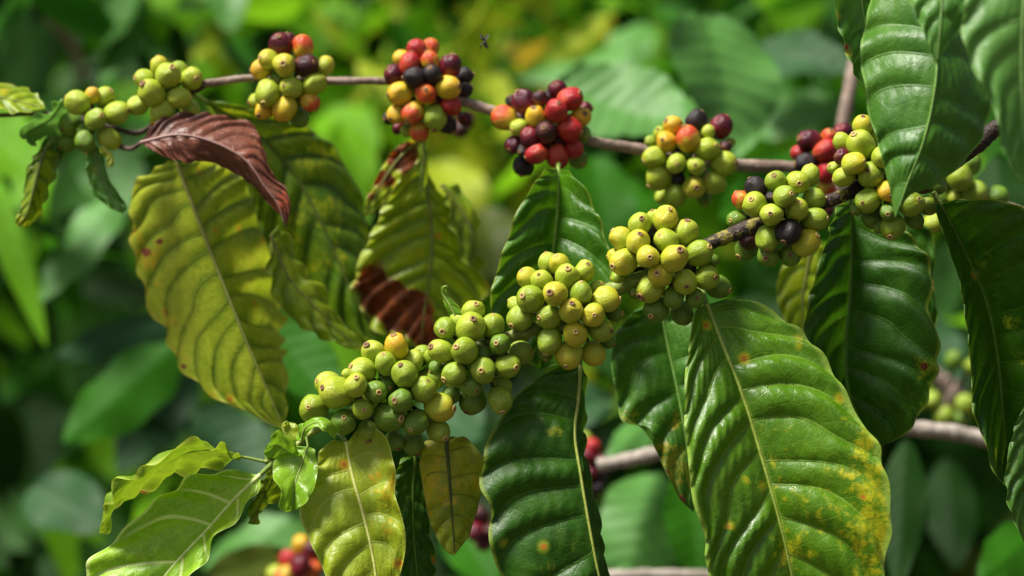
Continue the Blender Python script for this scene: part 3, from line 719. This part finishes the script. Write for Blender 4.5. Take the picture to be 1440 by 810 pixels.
def cluster(label, spec, origin, zoom, dd, group='coffee berry clusters', flat=0.7, scars=True, seed=0, stalkpos=None):
    rr = random.Random(seed + 31)
    B = []
    for it in spec.replace('\n', ' ').split(';'):
        f = [x.strip() for x in it.split(',') if x.strip()]
        if not f: continue
        back = f[-1] == 'B'
        if back: f = f[:-1]
        x, y, r, t = origin[0] + float(f[0]) / zoom, origin[1] + float(f[1]) / zoom, float(f[2]) / zoom, f[3]
        cal = (origin[0] + float(f[4]) / zoom, origin[1] + float(f[5]) / zoom) if len(f) > 5 else None
        B.append([x, y, r, t, cal, back])
    cx = sum(b[0] for b in B) / len(B); cy = sum(b[1] for b in B) / len(B)
    Rx = max(max(abs(b[0] - cx) for b in B), 20) * 1.08; Ry = max(max(abs(b[1] - cy) for b in B), 20) * 1.08
    Rz = min(Rx, Ry, 62)
    z = []
    for b in B:
        q = ((b[0] - cx) / Rx) ** 2 + ((b[1] - cy) / Ry) ** 2
        z.append(-math.sqrt(max(0, 1 - min(q, 1))) * Rz * flat + (b[2] * 1.7 if b[5] else 0))
    for _ in range(80):                                  # settle the fruits against each other in depth
        for i in range(len(B)):
            for j in range(i):
                d = math.hypot(B[i][0] - B[j][0], B[i][1] - B[j][1]); s = 0.93 * (B[i][2] + B[j][2])
                if d < s:
                    need = math.sqrt(s * s - d * d); dz = z[i] - z[j]
                    if B[i][5] != B[j][5]: sg = 1 if B[i][5] else -1
                    else: sg = 1 if dz > 0 else -1
                    gap = need - sg * dz
                    if gap > 0:
                        z[i] += sg * gap * 0.25; z[j] -= sg * gap * 0.25
    px = PXM(dd)
    C = P(cx, cy, dd)
    root = empty('berry_cluster', C, label, 'berry cluster', group)
    for b, zz in zip(B, z):
        pos = P(b[0], b[1], dd + zz * px)
        r = b[2] * (1.05 if dd < .05 else 1.11) * PXM(dd + zz * px)
        if b[4]:
            m = Vector((b[4][0] - b[0], 0, -(b[4][1] - b[1]))) / b[2]
            if m.length > 0.9: m = m.normalized() * 0.9
            dirv = Vector((m.x, -math.sqrt(max(0, 1 - m.length ** 2)), m.z))
        else:
            dirv = Vector(((b[0] - cx) / Rx + rr.uniform(-.5, .5), -0.35 + rr.uniform(-.5, .45), -(b[1] - cy) / Ry + rr.uniform(-.45, .45)))
        dirv.normalize()
        o = link('berry', berry_mesh(b[3], rr.randrange(7)), root, Vector(pos - C))
        qt = dirv.to_track_quat('Z', 'Y')
        o.rotation_mode = 'QUATERNION'
        from mathutils import Quaternion
        o.rotation_quaternion = qt @ Quaternion((0, 0, 1), rr.uniform(0, 6.28))
        o.scale = (r, r * rr.uniform(0.96, 1.0), r * rr.uniform(1.0, 1.14))
        if scars:
            sc = link('calyx_scar', SCARM[0 if (b[3] in 'gldy' and rr.random() < 0.6) else 1], o)
            k = rr.uniform(0.85, 1.5)
            sc.scale = (k, k * rr.uniform(.8, 1.1), rr.uniform(.98, 1.02))
    # short stalks from the branch to the fruits, one bundle
    V, F = [], []
    for b, zz in zip(B, z):
        e = P(b[0], b[1], dd + zz * px) - C
        s0 = P(cx + (b[0] - cx) * 0.35, cy + (b[1] - cy) * 0.25, dd + 0.002) - C
        v, f = tube_data(spline([s0, (s0 + e) / 2 + np.array([0, 0.002, 0.001]), e], 7), [0.0013] * 7, 6, 0, False, len(V))
        V += v; F += f
    link('stalks', mesh('stalks', V, F, [M_STALK]), root)
    return root

def build_clusters():
    Z = (400, 400); s = 3.239
    cluster('leftmost near group of plump green berries, one berry bright yellow with a black top',
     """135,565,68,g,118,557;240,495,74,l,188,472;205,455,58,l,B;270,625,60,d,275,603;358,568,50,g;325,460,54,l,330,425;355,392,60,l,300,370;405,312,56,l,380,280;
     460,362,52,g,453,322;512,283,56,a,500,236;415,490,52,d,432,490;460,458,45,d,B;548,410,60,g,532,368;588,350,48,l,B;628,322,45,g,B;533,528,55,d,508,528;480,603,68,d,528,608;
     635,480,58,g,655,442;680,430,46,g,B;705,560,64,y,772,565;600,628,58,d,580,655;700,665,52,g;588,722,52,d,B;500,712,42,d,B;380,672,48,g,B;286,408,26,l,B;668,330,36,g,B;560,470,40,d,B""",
     Z, s, .004, seed=1)
    cluster('near group of round green berries, second from the left, below the curled shoot tip',
     """732,200,52,g,722,212;848,197,70,l,860,160;860,122,52,l,872,92;792,168,42,l,B;950,190,54,g,950,135;982,272,48,d,968,267;1078,310,54,g,1130,305,B;1015,370,56,g,1050,375;
     820,302,60,g,788,285;715,305,56,l,675,285;907,392,62,g,898,390;772,410,58,g,728,432;848,465,48,d,872,480;990,460,46,g,B;981,526,58,g;860,530,60,d,B;760,500,44,d,B;900,320,40,d,B;690,380,36,d,B""",
     Z, s, .0, seed=2)
    Z = (680, 260); s = 3.116
    cluster('third near group, tight yellow green berries between two stretches of green stem',
     """285,345,43,l,B;335,352,46,y;195,410,47,y;256,420,48,l,242,395;368,403,55,l,368,372;442,378,47,l,455,350;207,500,60,g,172,487;315,478,55,y,294,473;428,475,50,g,428,430;498,450,34,l,B;
     532,502,60,y;162,585,58,g,125,615;142,525,36,l,B;290,578,53,g,250,580;382,552,54,y,385,522;480,570,55,y,483,570;515,637,52,g;400,655,58,y,402,645;290,685,55,g;372,742,62,y,360,785;
     480,738,52,y;575,565,36,d,B;545,680,36,d,B;272,735,36,d,B;340,620,36,d,B;440,620,36,d,B""", Z, s, .0, seed=3)
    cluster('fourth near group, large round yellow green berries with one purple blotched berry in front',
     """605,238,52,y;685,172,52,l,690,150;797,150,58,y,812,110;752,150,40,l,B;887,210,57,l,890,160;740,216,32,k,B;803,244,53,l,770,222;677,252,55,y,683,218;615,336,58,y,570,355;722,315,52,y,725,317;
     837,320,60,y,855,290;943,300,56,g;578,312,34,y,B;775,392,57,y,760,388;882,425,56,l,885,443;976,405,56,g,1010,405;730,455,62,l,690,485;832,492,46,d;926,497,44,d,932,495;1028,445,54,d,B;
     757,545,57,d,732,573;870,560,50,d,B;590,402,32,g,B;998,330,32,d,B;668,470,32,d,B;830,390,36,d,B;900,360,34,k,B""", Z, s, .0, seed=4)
    Z = (1000, 150); s = 3.241
    cluster('fifth near group, green berries with two black dried ones, beside the dark scaly stem',
     """205,372,50,k;295,342,48,g;395,345,55,l,395,352;450,315,48,l,B;140,425,43,o,B;198,447,57,l,178,425;335,410,52,g;470,420,50,g;275,492,53,l,265,490;390,470,53,l,398,440;470,515,58,g,523,512;
     120,516,48,d,88,520,B;258,600,57,g;352,570,57,k;432,620,62,y,475,590;178,605,44,b,B;160,648,50,d,B;260,680,53,d,245,690;360,676,52,d,355,675;270,412,26,k,B;330,540,36,d,B;420,560,36,d,B;255,430,30,g,B;330,470,32,k,B""", Z, s, .0, seed=5)
    cluster('near berry group furthest right, green and yellow, partly covered by the big glossy leaf',
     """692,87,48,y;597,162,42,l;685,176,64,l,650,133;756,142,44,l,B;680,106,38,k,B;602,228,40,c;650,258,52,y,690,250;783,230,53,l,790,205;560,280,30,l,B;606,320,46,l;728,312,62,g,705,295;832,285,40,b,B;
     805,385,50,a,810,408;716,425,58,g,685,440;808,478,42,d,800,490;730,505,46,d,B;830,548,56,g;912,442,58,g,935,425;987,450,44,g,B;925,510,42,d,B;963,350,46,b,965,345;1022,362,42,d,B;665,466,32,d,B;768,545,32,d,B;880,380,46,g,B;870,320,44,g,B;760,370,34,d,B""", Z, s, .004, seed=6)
    G = 'far berry clusters'
    cluster('blurred cluster of green berries behind the near branch at the right', """1180,262,50,d;1075,290,48,d;1135,325,56,g;1200,390,52,g;1060,392,52,d,B;1300,412,50,d;1115,412,36,l,B;1010,530,44,l,B""", Z, s, .14, G, seed=7)
    cluster('small cluster of red and blackish berries peeping out left of the rightmost near group', """450,155,50,c;408,215,40,r;435,257,45,k;520,202,50,r;535,142,36,o;600,115,38,c;528,300,50,r;525,372,40,o;530,470,28,c;480,250,30,c,B;560,240,34,r,B""", Z, s, .11, G, seed=8)
    Z = (60, 40); s = 3.273
    cluster('far cluster of small green berries with one orange one, leftmost of all', """160,342,52,l;228,310,33,a;285,316,43,l;340,392,55,l;243,418,48,g;307,507,48,l;195,520,45,d;130,440,52,d,B;120,520,46,d,B;200,470,40,d,B""", Z, s, .09, G, seed=9)
    cluster('far cluster of light green berries above the red brown leaf', """470,232,42,l;535,172,40,y;578,215,56,l;622,190,36,g,B;683,230,52,l;500,297,58,l;628,320,47,l;552,377,55,l;440,353,43,l;680,378,45,l,B;520,430,24,a,B;590,290,36,d,B;520,235,34,g,B""", Z, s, .09, G, seed=10)
    cluster('far cluster of yellow green berries topped by a crimson and an orange berry', """1095,76,50,c;1137,56,34,c,B;1198,88,48,o;1040,142,42,y;1010,186,44,a;1112,170,52,y,1112,168;1213,170,50,b;1293,178,44,y;1035,295,56,l;1147,272,48,l;1250,255,48,l;985,335,38,l,B;1022,378,42,a;1115,370,52,a;1230,335,42,o;1182,410,42,d,B;1090,230,40,d,B;1190,320,34,d,B""", Z, s, .09, G, seed=11)
    Z = (500, 30); s = 3.522
    cluster('far cluster of orange, red and black berries with one green berry low down', """307,140,48,r;372,130,42,o;232,185,40,a,B;268,212,50,r;370,200,46,o;468,222,53,c;195,265,50,c;290,277,50,k;382,268,48,k;535,270,42,k,B;222,358,56,a;347,360,52,o,350,345;457,328,56,a;470,418,50,r;205,460,46,a;285,450,52,o;395,478,56,g;315,545,46,o;452,512,46,k,B;540,342,38,k,B;172,480,32,k,B;215,525,32,c,B;252,540,28,g,B;330,320,36,c,B;400,400,36,c,B;545,485,34,c,B""", Z, s, .10, G, seed=12)
    cluster('reddest far cluster of bright red, orange and purple berries, above the dark glossy leaf', """835,400,58,c;912,382,36,b;1000,345,46,c;1060,386,56,r;740,480,58,o;812,525,42,l;893,472,50,a;995,445,56,r;1115,472,48,a;1062,535,60,r;945,552,52,b;860,575,46,c;790,610,46,c;898,655,47,r;1000,668,56,r;1080,630,46,r;840,640,38,k;832,715,48,k;1100,682,46,d,B;962,376,36,k,B;1132,432,36,c,B;1122,560,42,d,B;775,400,32,k,B;930,610,36,c,B;1000,590,36,c,B""", Z, s, .10, G, seed=13)
    Z = (880, 140); s = 5.061
    cluster('far cluster of yellow green berries topped by a glossy crimson and a flame coloured berry', """340,185,65,a;500,150,72,k;675,195,78,c;445,280,82,o;585,230,48,l;245,245,50,l,B;290,300,72,a;180,300,40,g,B;575,350,80,l;700,345,48,b,B;205,410,74,l;360,455,68,l,360,460;500,475,65,l,490,470;695,455,84,l;235,550,90,l;630,590,80,l,570,570;485,625,78,y,495,630;350,680,72,g;255,690,46,l,B;370,560,50,k,B;430,380,48,d,B;560,700,50,d,B;740,310,36,g,B""", Z, s, .10, G, seed=14)
    H = 'strongly blurred background berry clusters'
    Z = (780, 590); s = 6.232
    cluster('blurred dark purple berries with one bright red, at the end of the pale stub', """320,250,80,r;280,160,48,g,B;285,320,60,c;395,380,70,c;310,470,70,c;400,510,60,k;370,600,65,k;290,560,55,k;310,680,60,k;440,450,50,k,B""", Z, s, .30, H, scars=False, seed=15)
    Z = (360, 740); s = 11.57
    cluster('blurred red and orange berries low down, just left of the yellow green leaf', """740,330,160,a;540,560,160,r;720,640,170,c;910,400,150,c;340,780,150,l;480,800,150,o;900,720,160,o;700,860,160,r;1000,560,130,a,B;550,950,150,o;850,950,150,r""", Z, s, .34, H, scars=False, seed=16)
    Z = (1260, 480); s = 5.061
    cluster('blurred green berries in the gap above the pale lower right branch', """410,135,60,d;260,420,65,g;340,530,68,g;500,450,70,g;215,350,50,d;540,180,55,g;470,540,55,d,B""", Z, s, .40, H, scars=False, seed=17)
    cluster('blurred dull red berries in the gap beside the small yellow spotted leaf', """676,725,13,b;668,748,13,c;688,745,12,b;680,762,12,c;664,732,11,c,B""", (0, 0), 1, .35, H, scars=False, seed=18)
    cluster('two blurred berries hanging right of the third far cluster', """655,170,12,c;648,182,11,b""", (0, 0), 1, .3, H, scars=False, seed=19)

# ------------------------------------------------------------------ fly
def build_fly():
    c = P(681, 60, .05)
    root = empty('fly', c, 'tiny dark fly hovering in the air between two red berry clusters', 'insect')
    mb = simple_mat('fly_body', (0.02, 0.016, 0.015), (0.05, 0.04, 0.035), 300, 0.4, 0.3)
    axis = spline([np.array([-.0010, 0, .0030]), np.array([0, 0, .0008]), np.array([.0016, .0004, -.0032])], 14)
    V, F = tube_data(axis, [.0002,.0008,.0010,.0009,.0005,.0011,.0013,.0012,.0006,.0010,.0011,.0009,.0006,.0002], 10)
    link('body', mesh('body', V, F, [mb]), root)
    mw = simple_mat('fly_wing', (0.10, 0.10, 0.09), (0.16, 0.15, 0.13), 300, 0.3, 0.2)
    for sx, sy in ((-1, -.001), (1, .001)):
        p = [(0, 0, .0008), (sx * .0016, sy, .0022), (sx * .0028, sy, .0040), (sx * .0020, sy * 1.4, .0052), (sx * .0006, sy, .0036)]
        link('wing', mesh('wing', p, [(0, 1, 2, 3, 4)], [mw], False), root)
    for k, sx in enumerate((-1, 1, -1, 1)):
        q = spline([np.array([0, 0, .0004 - k * .0006]), np.array([sx * .0018, -.0008, -.001 - k * .0006]), np.array([sx * .0024, -.001, -.0034 - k * .0004])], 6)
        V, F = tube_data(q, [.00018] * 6, 5)
        link('leg', mesh('leg', V, F, [mb]), root)

# ------------------------------------------------------------------ blurred leaves of the shrubs behind
BGC = {}
def bg_mat(key, c, rough=0.4, trans=0.35, spec=0.5):
    if key in BGC: return BGC[key]
    s = NT('background_leaf_' + key)
    tc = s.n('ShaderNodeTexCoord').outputs['Object']
    rnd = s.n('ShaderNodeObjectInfo').outputs['Random']
    col = s.mix(s.ramp(s.noise(tc, 14, 3), 0.3, 0.7), tuple(x * 0.8 for x in c), tuple(x * 1.2 for x in c))
    ph = s.attr('phase')
    fr = s.math('ABSOLUTE', s.math('SUBTRACT', s.math('FRACT', ph), 0.5))
    col = s.mix(s.ramp(fr, 0.44, 0.5, 0, 0.4), col, tuple(x * 1.7 for x in c))
    pr = s.n('ShaderNodeBsdfPrincipled'); s.l(col, pr.inputs['Base Color'])
    pr.inputs['Roughness'].default_value = rough; pr.inputs['Specular IOR Level'].default_value = spec
    tr = s.n('ShaderNodeBsdfTranslucent')
    hs = s.n('ShaderNodeHueSaturation'); s.l(col, hs.inputs['Color']); hs.inputs['Value'].default_value = 1.7; hs.inputs['Hue'].default_value = 0.49
    s.l(hs.outputs[0], tr.inputs['Color'])
    mx = s.n('ShaderNodeMixShader'); mx.inputs[0].default_value = trans
    s.l(pr.outputs[0], mx.inputs[1]); s.l(tr.outputs[0], mx.inputs[2])
    out = s.n('ShaderNodeOutputMaterial'); s.l(mx.outputs[0], out.inputs[0])
    BGC[key] = s.m
    return s.m
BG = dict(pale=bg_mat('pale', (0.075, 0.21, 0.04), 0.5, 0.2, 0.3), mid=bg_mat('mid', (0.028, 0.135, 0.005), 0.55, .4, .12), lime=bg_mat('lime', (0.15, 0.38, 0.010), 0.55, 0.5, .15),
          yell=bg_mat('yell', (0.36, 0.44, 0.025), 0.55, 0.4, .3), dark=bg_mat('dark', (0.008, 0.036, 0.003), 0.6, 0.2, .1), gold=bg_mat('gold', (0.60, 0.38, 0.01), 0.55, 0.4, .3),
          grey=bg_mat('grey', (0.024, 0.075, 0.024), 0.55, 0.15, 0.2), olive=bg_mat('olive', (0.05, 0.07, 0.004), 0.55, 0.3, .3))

def bg_leaf_geo(A, B, w, tiltv, rs, nu=18, nv=5, fold=0.25):
    """leaf from base A to tip B, half width w, tiltv = across direction"""
    ax = B - A; Ln = np.linalg.norm(ax); ax /= Ln
    ac = tiltv - ax * np.dot(tiltv, ax); ac /= np.linalg.norm(ac)
    nm = np.cross(ax, ac)
    u = np.linspace(0, 1, nu); V = []; ph = []; av = []
    prof = (u ** 0.62) * ((1 - u) ** 0.85); prof /= prof.max()
    sag = rs.uniform(-.14, .14)
    for i, t in enumerate(u):
        for k in range(-nv, nv + 1):
            a = k / nv
            wv = w * prof[i] * (1 + 0.04 * math.sin(18 * t + 3 * a))
            h = fold * wv * abs(a) + 0.10 * w * abs(a) ** 2 * math.sin(14 * t + a) + sag * Ln * math.sin(math.pi * t) + 0.11 * w * abs(math.sin(math.pi * (9 * t - 1.2 * abs(a))))
            V.append(A + ax * Ln * t + ac * wv * a + nm * h)
            ph.append(9 * t - 1.2 * abs(a)); av.append(abs(a))
    n2 = 2 * nv + 1
    F = [(i * n2 + j, i * n2 + j + 1, (i + 1) * n2 + j + 1, (i + 1) * n2 + j) for i in range(nu - 1) for j in range(n2 - 1)]
    return V, F, ph, av

def build_background_leaves():
    L = [  # base px,py / tip px,py / full width px / kind / depth / across y tilt / label
     (178,-45,140,118,62,'pale',.7,.5,'pale grey green blurred leaf hanging at the top left between two vivid ones'),
     (96,-50,104,50,56,'lime',.75,.3,'vivid green blurred leaf at the top left, left of the pale grey green one'),
     (238,-45,232,66,56,'lime',.75,-.3,'vivid green blurred leaf at the top left, right of the pale grey green one'),
     (312,-60,326,48,54,'pale',.8,.4,'short pale blurred leaf at the top, above the gap between two far berry clusters'),
     (-40,150,62,262,84,'lime',.55,.6,'bright green blurred leaf behind the curling leaf at the far left'),
     (-20,230,66,490,44,'lime',.6,.2,'long narrow lime blurred leaf slanting down at the far left'),
     (60,220,48,380,60,'lime',.62,-.4,'lime blurred leaf behind the olive brown drooping leaf'),
     (168,268,55,425,66,'pale',.6,.6,'grey green blurred leaf slanting left of the large yellowing leaf'),
     (128,190,190,300,90,'pale',.75,.3,'soft green blurred leaf right of the twisted two lobed leaf'),
     (250,450,78,502,58,'grey',.6,.6,'arched green blurred leaf pointing left, left of the tip of the large yellowing leaf'),
     (250,480,88,622,96,'mid',.55,.4,'mid green blurred leaf slanting down left under the arched one'),
     (262,500,165,665,92,'grey',.62,.5,'dull grey green blurred leaf overlapped by the slanting mid green one'),
     (45,686,155,745,78,'grey',.6,.8,'grey green blurred leaf left of the broad fresh green leaf'),
     (370,440,480,580,88,'mid',.4,.5,'smooth green blurred leaf behind the leftmost near berries'),
     (280,575,410,700,90,'grey',.6,.7,'grey green blurred leaf behind the edge on curled leaf'),
     (440,690,285,800,72,'pale',.55,.8,'pale green blurred leaf beside the tip of the broad fresh green leaf'),
     (290,815,410,775,52,'olive',.5,.5,'olive blurred leaf at the bottom beside the blurred red berries'),
     (330,90,440,60,70,'dark',1.0,.3,'dark blurred leaf behind the crimson topped far cluster'),
     (785,120,985,175,112,'pale',.42,.9,'wide pale green blurred leaf left of the yellow green far cluster'),
     (985,20,1022,235,148,'pale',.45,.7,'large pale green blurred leaf standing above the yellow green far cluster'),
     (1045,95,1215,100,66,'grey',.6,.9,'grey green blurred leaf left of the upright grey branch, upper one'),
     (1035,170,1195,145,62,'pale',.62,.9,'soft green blurred leaf left of the upright grey branch, lower one'),
     (1200,200,1050,235,50,'mid',.55,.6,'green blurred leaf behind the bare stem right of the crimson topped yellow green cluster'),
     (1010,300,1180,262,66,'mid',.45,.6,'green blurred leaf right below the bare grey stem'),
     (830,220,850,400,100,'mid',.55,.3,'vertical green blurred leaf right of the dark glossy leaf'),
     (890,250,870,330,60,'mid',.6,.4,'small green blurred leaf left of the yellow green far cluster'),
     (478,170,505,330,60,'lime',.8,.7,'bright green blurred leaf left of the orange and black far cluster'),
     (450,165,535,215,64,'lime',.9,.9,'broad bright green blurred leaf under the far stem at upper left'),
     (900,30,868,110,60,'pale',.9,.8,'light blurred leaf with a white sheen at the upper middle right'),
     (930,-30,905,120,80,'lime',1.0,.6,'vivid blurred leaf behind the light one with a sheen'),
     (1080,-40,1130,70,90,'lime',.9,.6,'vivid green blurred leaf at the top, left of the dark curled leaf'),
     (920,595,850,655,40,'pale',.4,.8,'small pale leaf above the pale stub at lower centre'),
     (930,662,868,850,130,'pale',.4,.0,'broad pale leaf low down behind the dark folded leaf'),
     (960,668,985,850,80,'mid',.38,.4,'dark green leaf low down left of the largest leaf'),
     (1275,615,1262,830,60,'dark',.35,.3,'dim dark leaf hanging below the pale lower right branch'),
     (1330,640,1345,800,70,'dark',.6,.3,'dark blurred leaf low at the right, under the forked brown twig'),
     (1470,740,1380,815,70,'mid',.35,.7,'green blurred leaf in the bottom right corner'),
     (1400,215,1418,330,80,'dark',.3,.4,'dark leaf behind the blurred green berries at the right'),
     (1285,440,1345,560,70,'grey',.6,.6,'grey blurred leaf in the gap left of the folded dark leaf'),
     (600,560,680,620,70,'grey',.45,.7,'slate grey leaf in the gap under the round green berries'),
     (640,740,700,830,70,'mid',.4,.6,'green blurred leaf at the bottom beside the dark folded leaf'),
     (560,700,500,560,80,'dark',.4,.5,'dark leaf behind the yellow green leaf at lower left'),
     (850,480,905,560,60,'dark',.5,.5,'dark leaf behind the gap right of the third near group'),
     (1040,420,1110,500,90,'dark',.5,.5,'dark leaf above the right shoulder of the largest leaf'),
     (30,560,60,680,110,'dark',.9,.5,'dark green blurred leaf at the left edge'),
     (60,780,160,820,80,'dark',.7,.5,'dark green blurred leaf at the bottom left'),
     (760,600,870,560,80,'grey',.6,.7,'dull slate green leaf in the gap right of the dark folded leaf'),
     (560,-30,540,140,150,'yell',1.6,.8,'yellow lit blurred leaf above the orange and black cluster'),
     (640,20,720,110,110,'yell',1.5,.8,'yellow lit blurred leaf near the hovering fly'),
     (745,80,800,125,70,'gold',1.3,.8,'golden blurred leaf above the reddest far cluster'),
     (820,-20,850,60,60,'gold',1.3,.8,'orange gold blurred leaf at the top, right of centre'),
     (760,-40,800,80,120,'lime',1.7,.8,'lime blurred leaf at the top centre'),
     (610,230,660,350,80,'yell',.9,.7,'yellow green blurred leaf behind the mottled brown patched leaf'),
     (700,230,640,180,90,'yell',1.0,.8,'yellow blurred leaf left under the reddest far cluster'),
     (670,300,700,400,90,'olive',.8,.6,'olive blurred leaf left of the dark glossy leaf'),
     (470,-30,440,90,90,'lime',1.2,.7,'green blurred leaf at the top left of centre'),
    ]
    for i, (x0, y0, x1, y1, w, k, dd, ty, lab) in enumerate(L):
        rs = random.Random(i)
        A, B = P(x0, y0, dd + .03), P(x1, y1, dd - .03)
        ax = B - A
        ac = np.array([-ax[2], 0, ax[0]]); ac /= np.linalg.norm(ac)
        if ac[2] < 0: ac = -ac
        ac = ac + np.array([0, ty, 0]) * 0.9                     # upper edge leans away: the leaf faces the sky
        sc = np.linalg.norm(ac)
        V, F, ph, av = bg_leaf_geo(A, B, w / 2 * PXM(dd) * sc, ac / sc, rs, 26, 7)
        me = mesh('background_leaf', np.array(V) - A, F, [BG[k]], attrs=dict(phase=ph, av=av))
        o = link('coffee_leaf', me, None, Vector(A))
        tag(o, lab, 'leaf', 'blurred leaves behind the branches')

def scatter(name, n, box, kinds, size, seed, label, face=0.6):
    """a mass of leaves nobody could count, one mesh"""
    rs = random.Random(seed); V, F, PH, AV, MI = [], [], [], [], []
    keys = list(kinds)
    for i in range(n):
        for _ in range(30):
            p = np.array([rs.uniform(*box[0]), rs.uniform(*box[1]), rs.uniform(*box[2])])
            if box[3](p): break
        else: continue
        th = rs.gauss(math.pi, 0.7)
        dr = np.array([math.sin(th) * rs.choice((-1, 1)), rs.uniform(-.5, .5), math.cos(th) * rs.uniform(.3, 1)])
        dr /= np.linalg.norm(dr)
        Ln = rs.uniform(*size)
        ac = np.array([rs.uniform(-1, 1), rs.uniform(-.2, 1) * face, rs.uniform(-.2, 1)])
        if np.linalg.norm(np.cross(ac, dr)) < .2: continue
        v, f, ph, av = bg_leaf_geo(p, p + dr * Ln, Ln * rs.uniform(.17, .24), ac, rs, 7, 1)
        o = len(V)
        V += v; F += [tuple(a + o for a in q) for q in f]; PH += ph; AV += av
        MI += [rs.choices(range(len(keys)), [kinds[k] for k in keys])[0]] * len(f)
    o = link(name, mesh(name, V, F, [BG[k] for k in keys], attrs=dict(phase=PH, av=AV), mi=MI))
    tag(o, label, 'foliage', kind='stuff')

def build_setting():
    m_g = simple_mat('ground_soil', (0.035, 0.028, 0.018), (0.07, 0.05, 0.03), 3, 0.9, 0.8, 0.02)
    n = 60; V = []; F = []
    xs = np.sign(np.linspace(-1, 1, n)) * np.abs(np.linspace(-1, 1, n)) ** 2 * 150
    for y in xs:
        for x in xs:
            V.append((x, y, 0.02 * math.sin(x * 3) * math.cos(y * 2.3)))
    F = [(i * n + j, i * n + j + 1, (i + 1) * n + j + 1, (i + 1) * n + j) for i in range(n - 1) for j in range(n - 1)]
    tag(link('ground', mesh('ground', V, F, [m_g])), kind='structure')
    # a wooded bank behind the plantation closes the view
    m_h = simple_mat('bank_green', (0.010, 0.028, 0.008), (0.02, 0.05, 0.012), 1.2, 0.9, 0.8, 0.05)
    V = []; nx = 40; nz = 14
    for i in range(nz):
        for j in range(nx):
            t = i / (nz - 1); x = -16 + 32 * j / (nx - 1)
            V.append((x, 8.0 + 7 * t + 0.5 * math.sin(x * 1.3 + 4 * t), -0.1 + 6.5 * t ** .8 + 0.3 * math.sin(x * 2.1 + 7 * t)))
    F = [(i * nx + j, i * nx + j + 1, (i + 1) * nx + j + 1, (i + 1) * nx + j) for i in range(nz - 1) for j in range(nx - 1)]
    tag(link('hill', mesh('hill', V, F, [m_h])), kind='structure')
    wide = lambda p: True
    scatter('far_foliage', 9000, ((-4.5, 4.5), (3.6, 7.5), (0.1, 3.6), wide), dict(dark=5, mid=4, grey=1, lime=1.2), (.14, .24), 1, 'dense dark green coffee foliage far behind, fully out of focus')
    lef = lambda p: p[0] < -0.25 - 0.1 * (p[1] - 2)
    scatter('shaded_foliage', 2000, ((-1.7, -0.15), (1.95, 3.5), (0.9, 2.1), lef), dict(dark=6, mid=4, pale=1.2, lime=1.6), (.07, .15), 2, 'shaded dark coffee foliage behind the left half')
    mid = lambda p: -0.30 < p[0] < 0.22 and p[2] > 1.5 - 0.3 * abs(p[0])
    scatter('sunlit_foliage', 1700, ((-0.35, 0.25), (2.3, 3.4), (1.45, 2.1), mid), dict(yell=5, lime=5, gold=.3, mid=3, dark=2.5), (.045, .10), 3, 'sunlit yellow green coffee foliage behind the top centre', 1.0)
    rig = lambda p: p[0] > 0.1
    scatter('green_foliage', 1600, ((0.1, 1.7), (2.1, 3.4), (1.5, 2.2), rig), dict(mid=4, lime=4, pale=2, dark=3), (.06, .13), 4, 'lively green coffee foliage behind the upper right', 1.0)
    scatter('low_foliage', 1100, ((-0.1, 1.7), (2.3, 3.5), (0.7, 1.45), rig), dict(dark=8, mid=1.5, olive=2), (.08, .16), 5, 'dark coffee foliage behind the lower right')

def build_shade_canopy():  # unseen leaves added overhead to darken the left background
    scatter('shade_canopy', 700, ((-3.0, -1.25), (2.2, 3.6), (2.05, 2.7), lambda p: p[2] > CZ + .16 * p[1] * 1.25), dict(dark=4, mid=4, lime=1), (.12, .2), 8, 'unseen leafy canopy added above the view to shade the left background')

build_setting()
build_shade_canopy()
build_background_leaves()
build_branches()
build_leaves()
build_clusters()
build_fly()
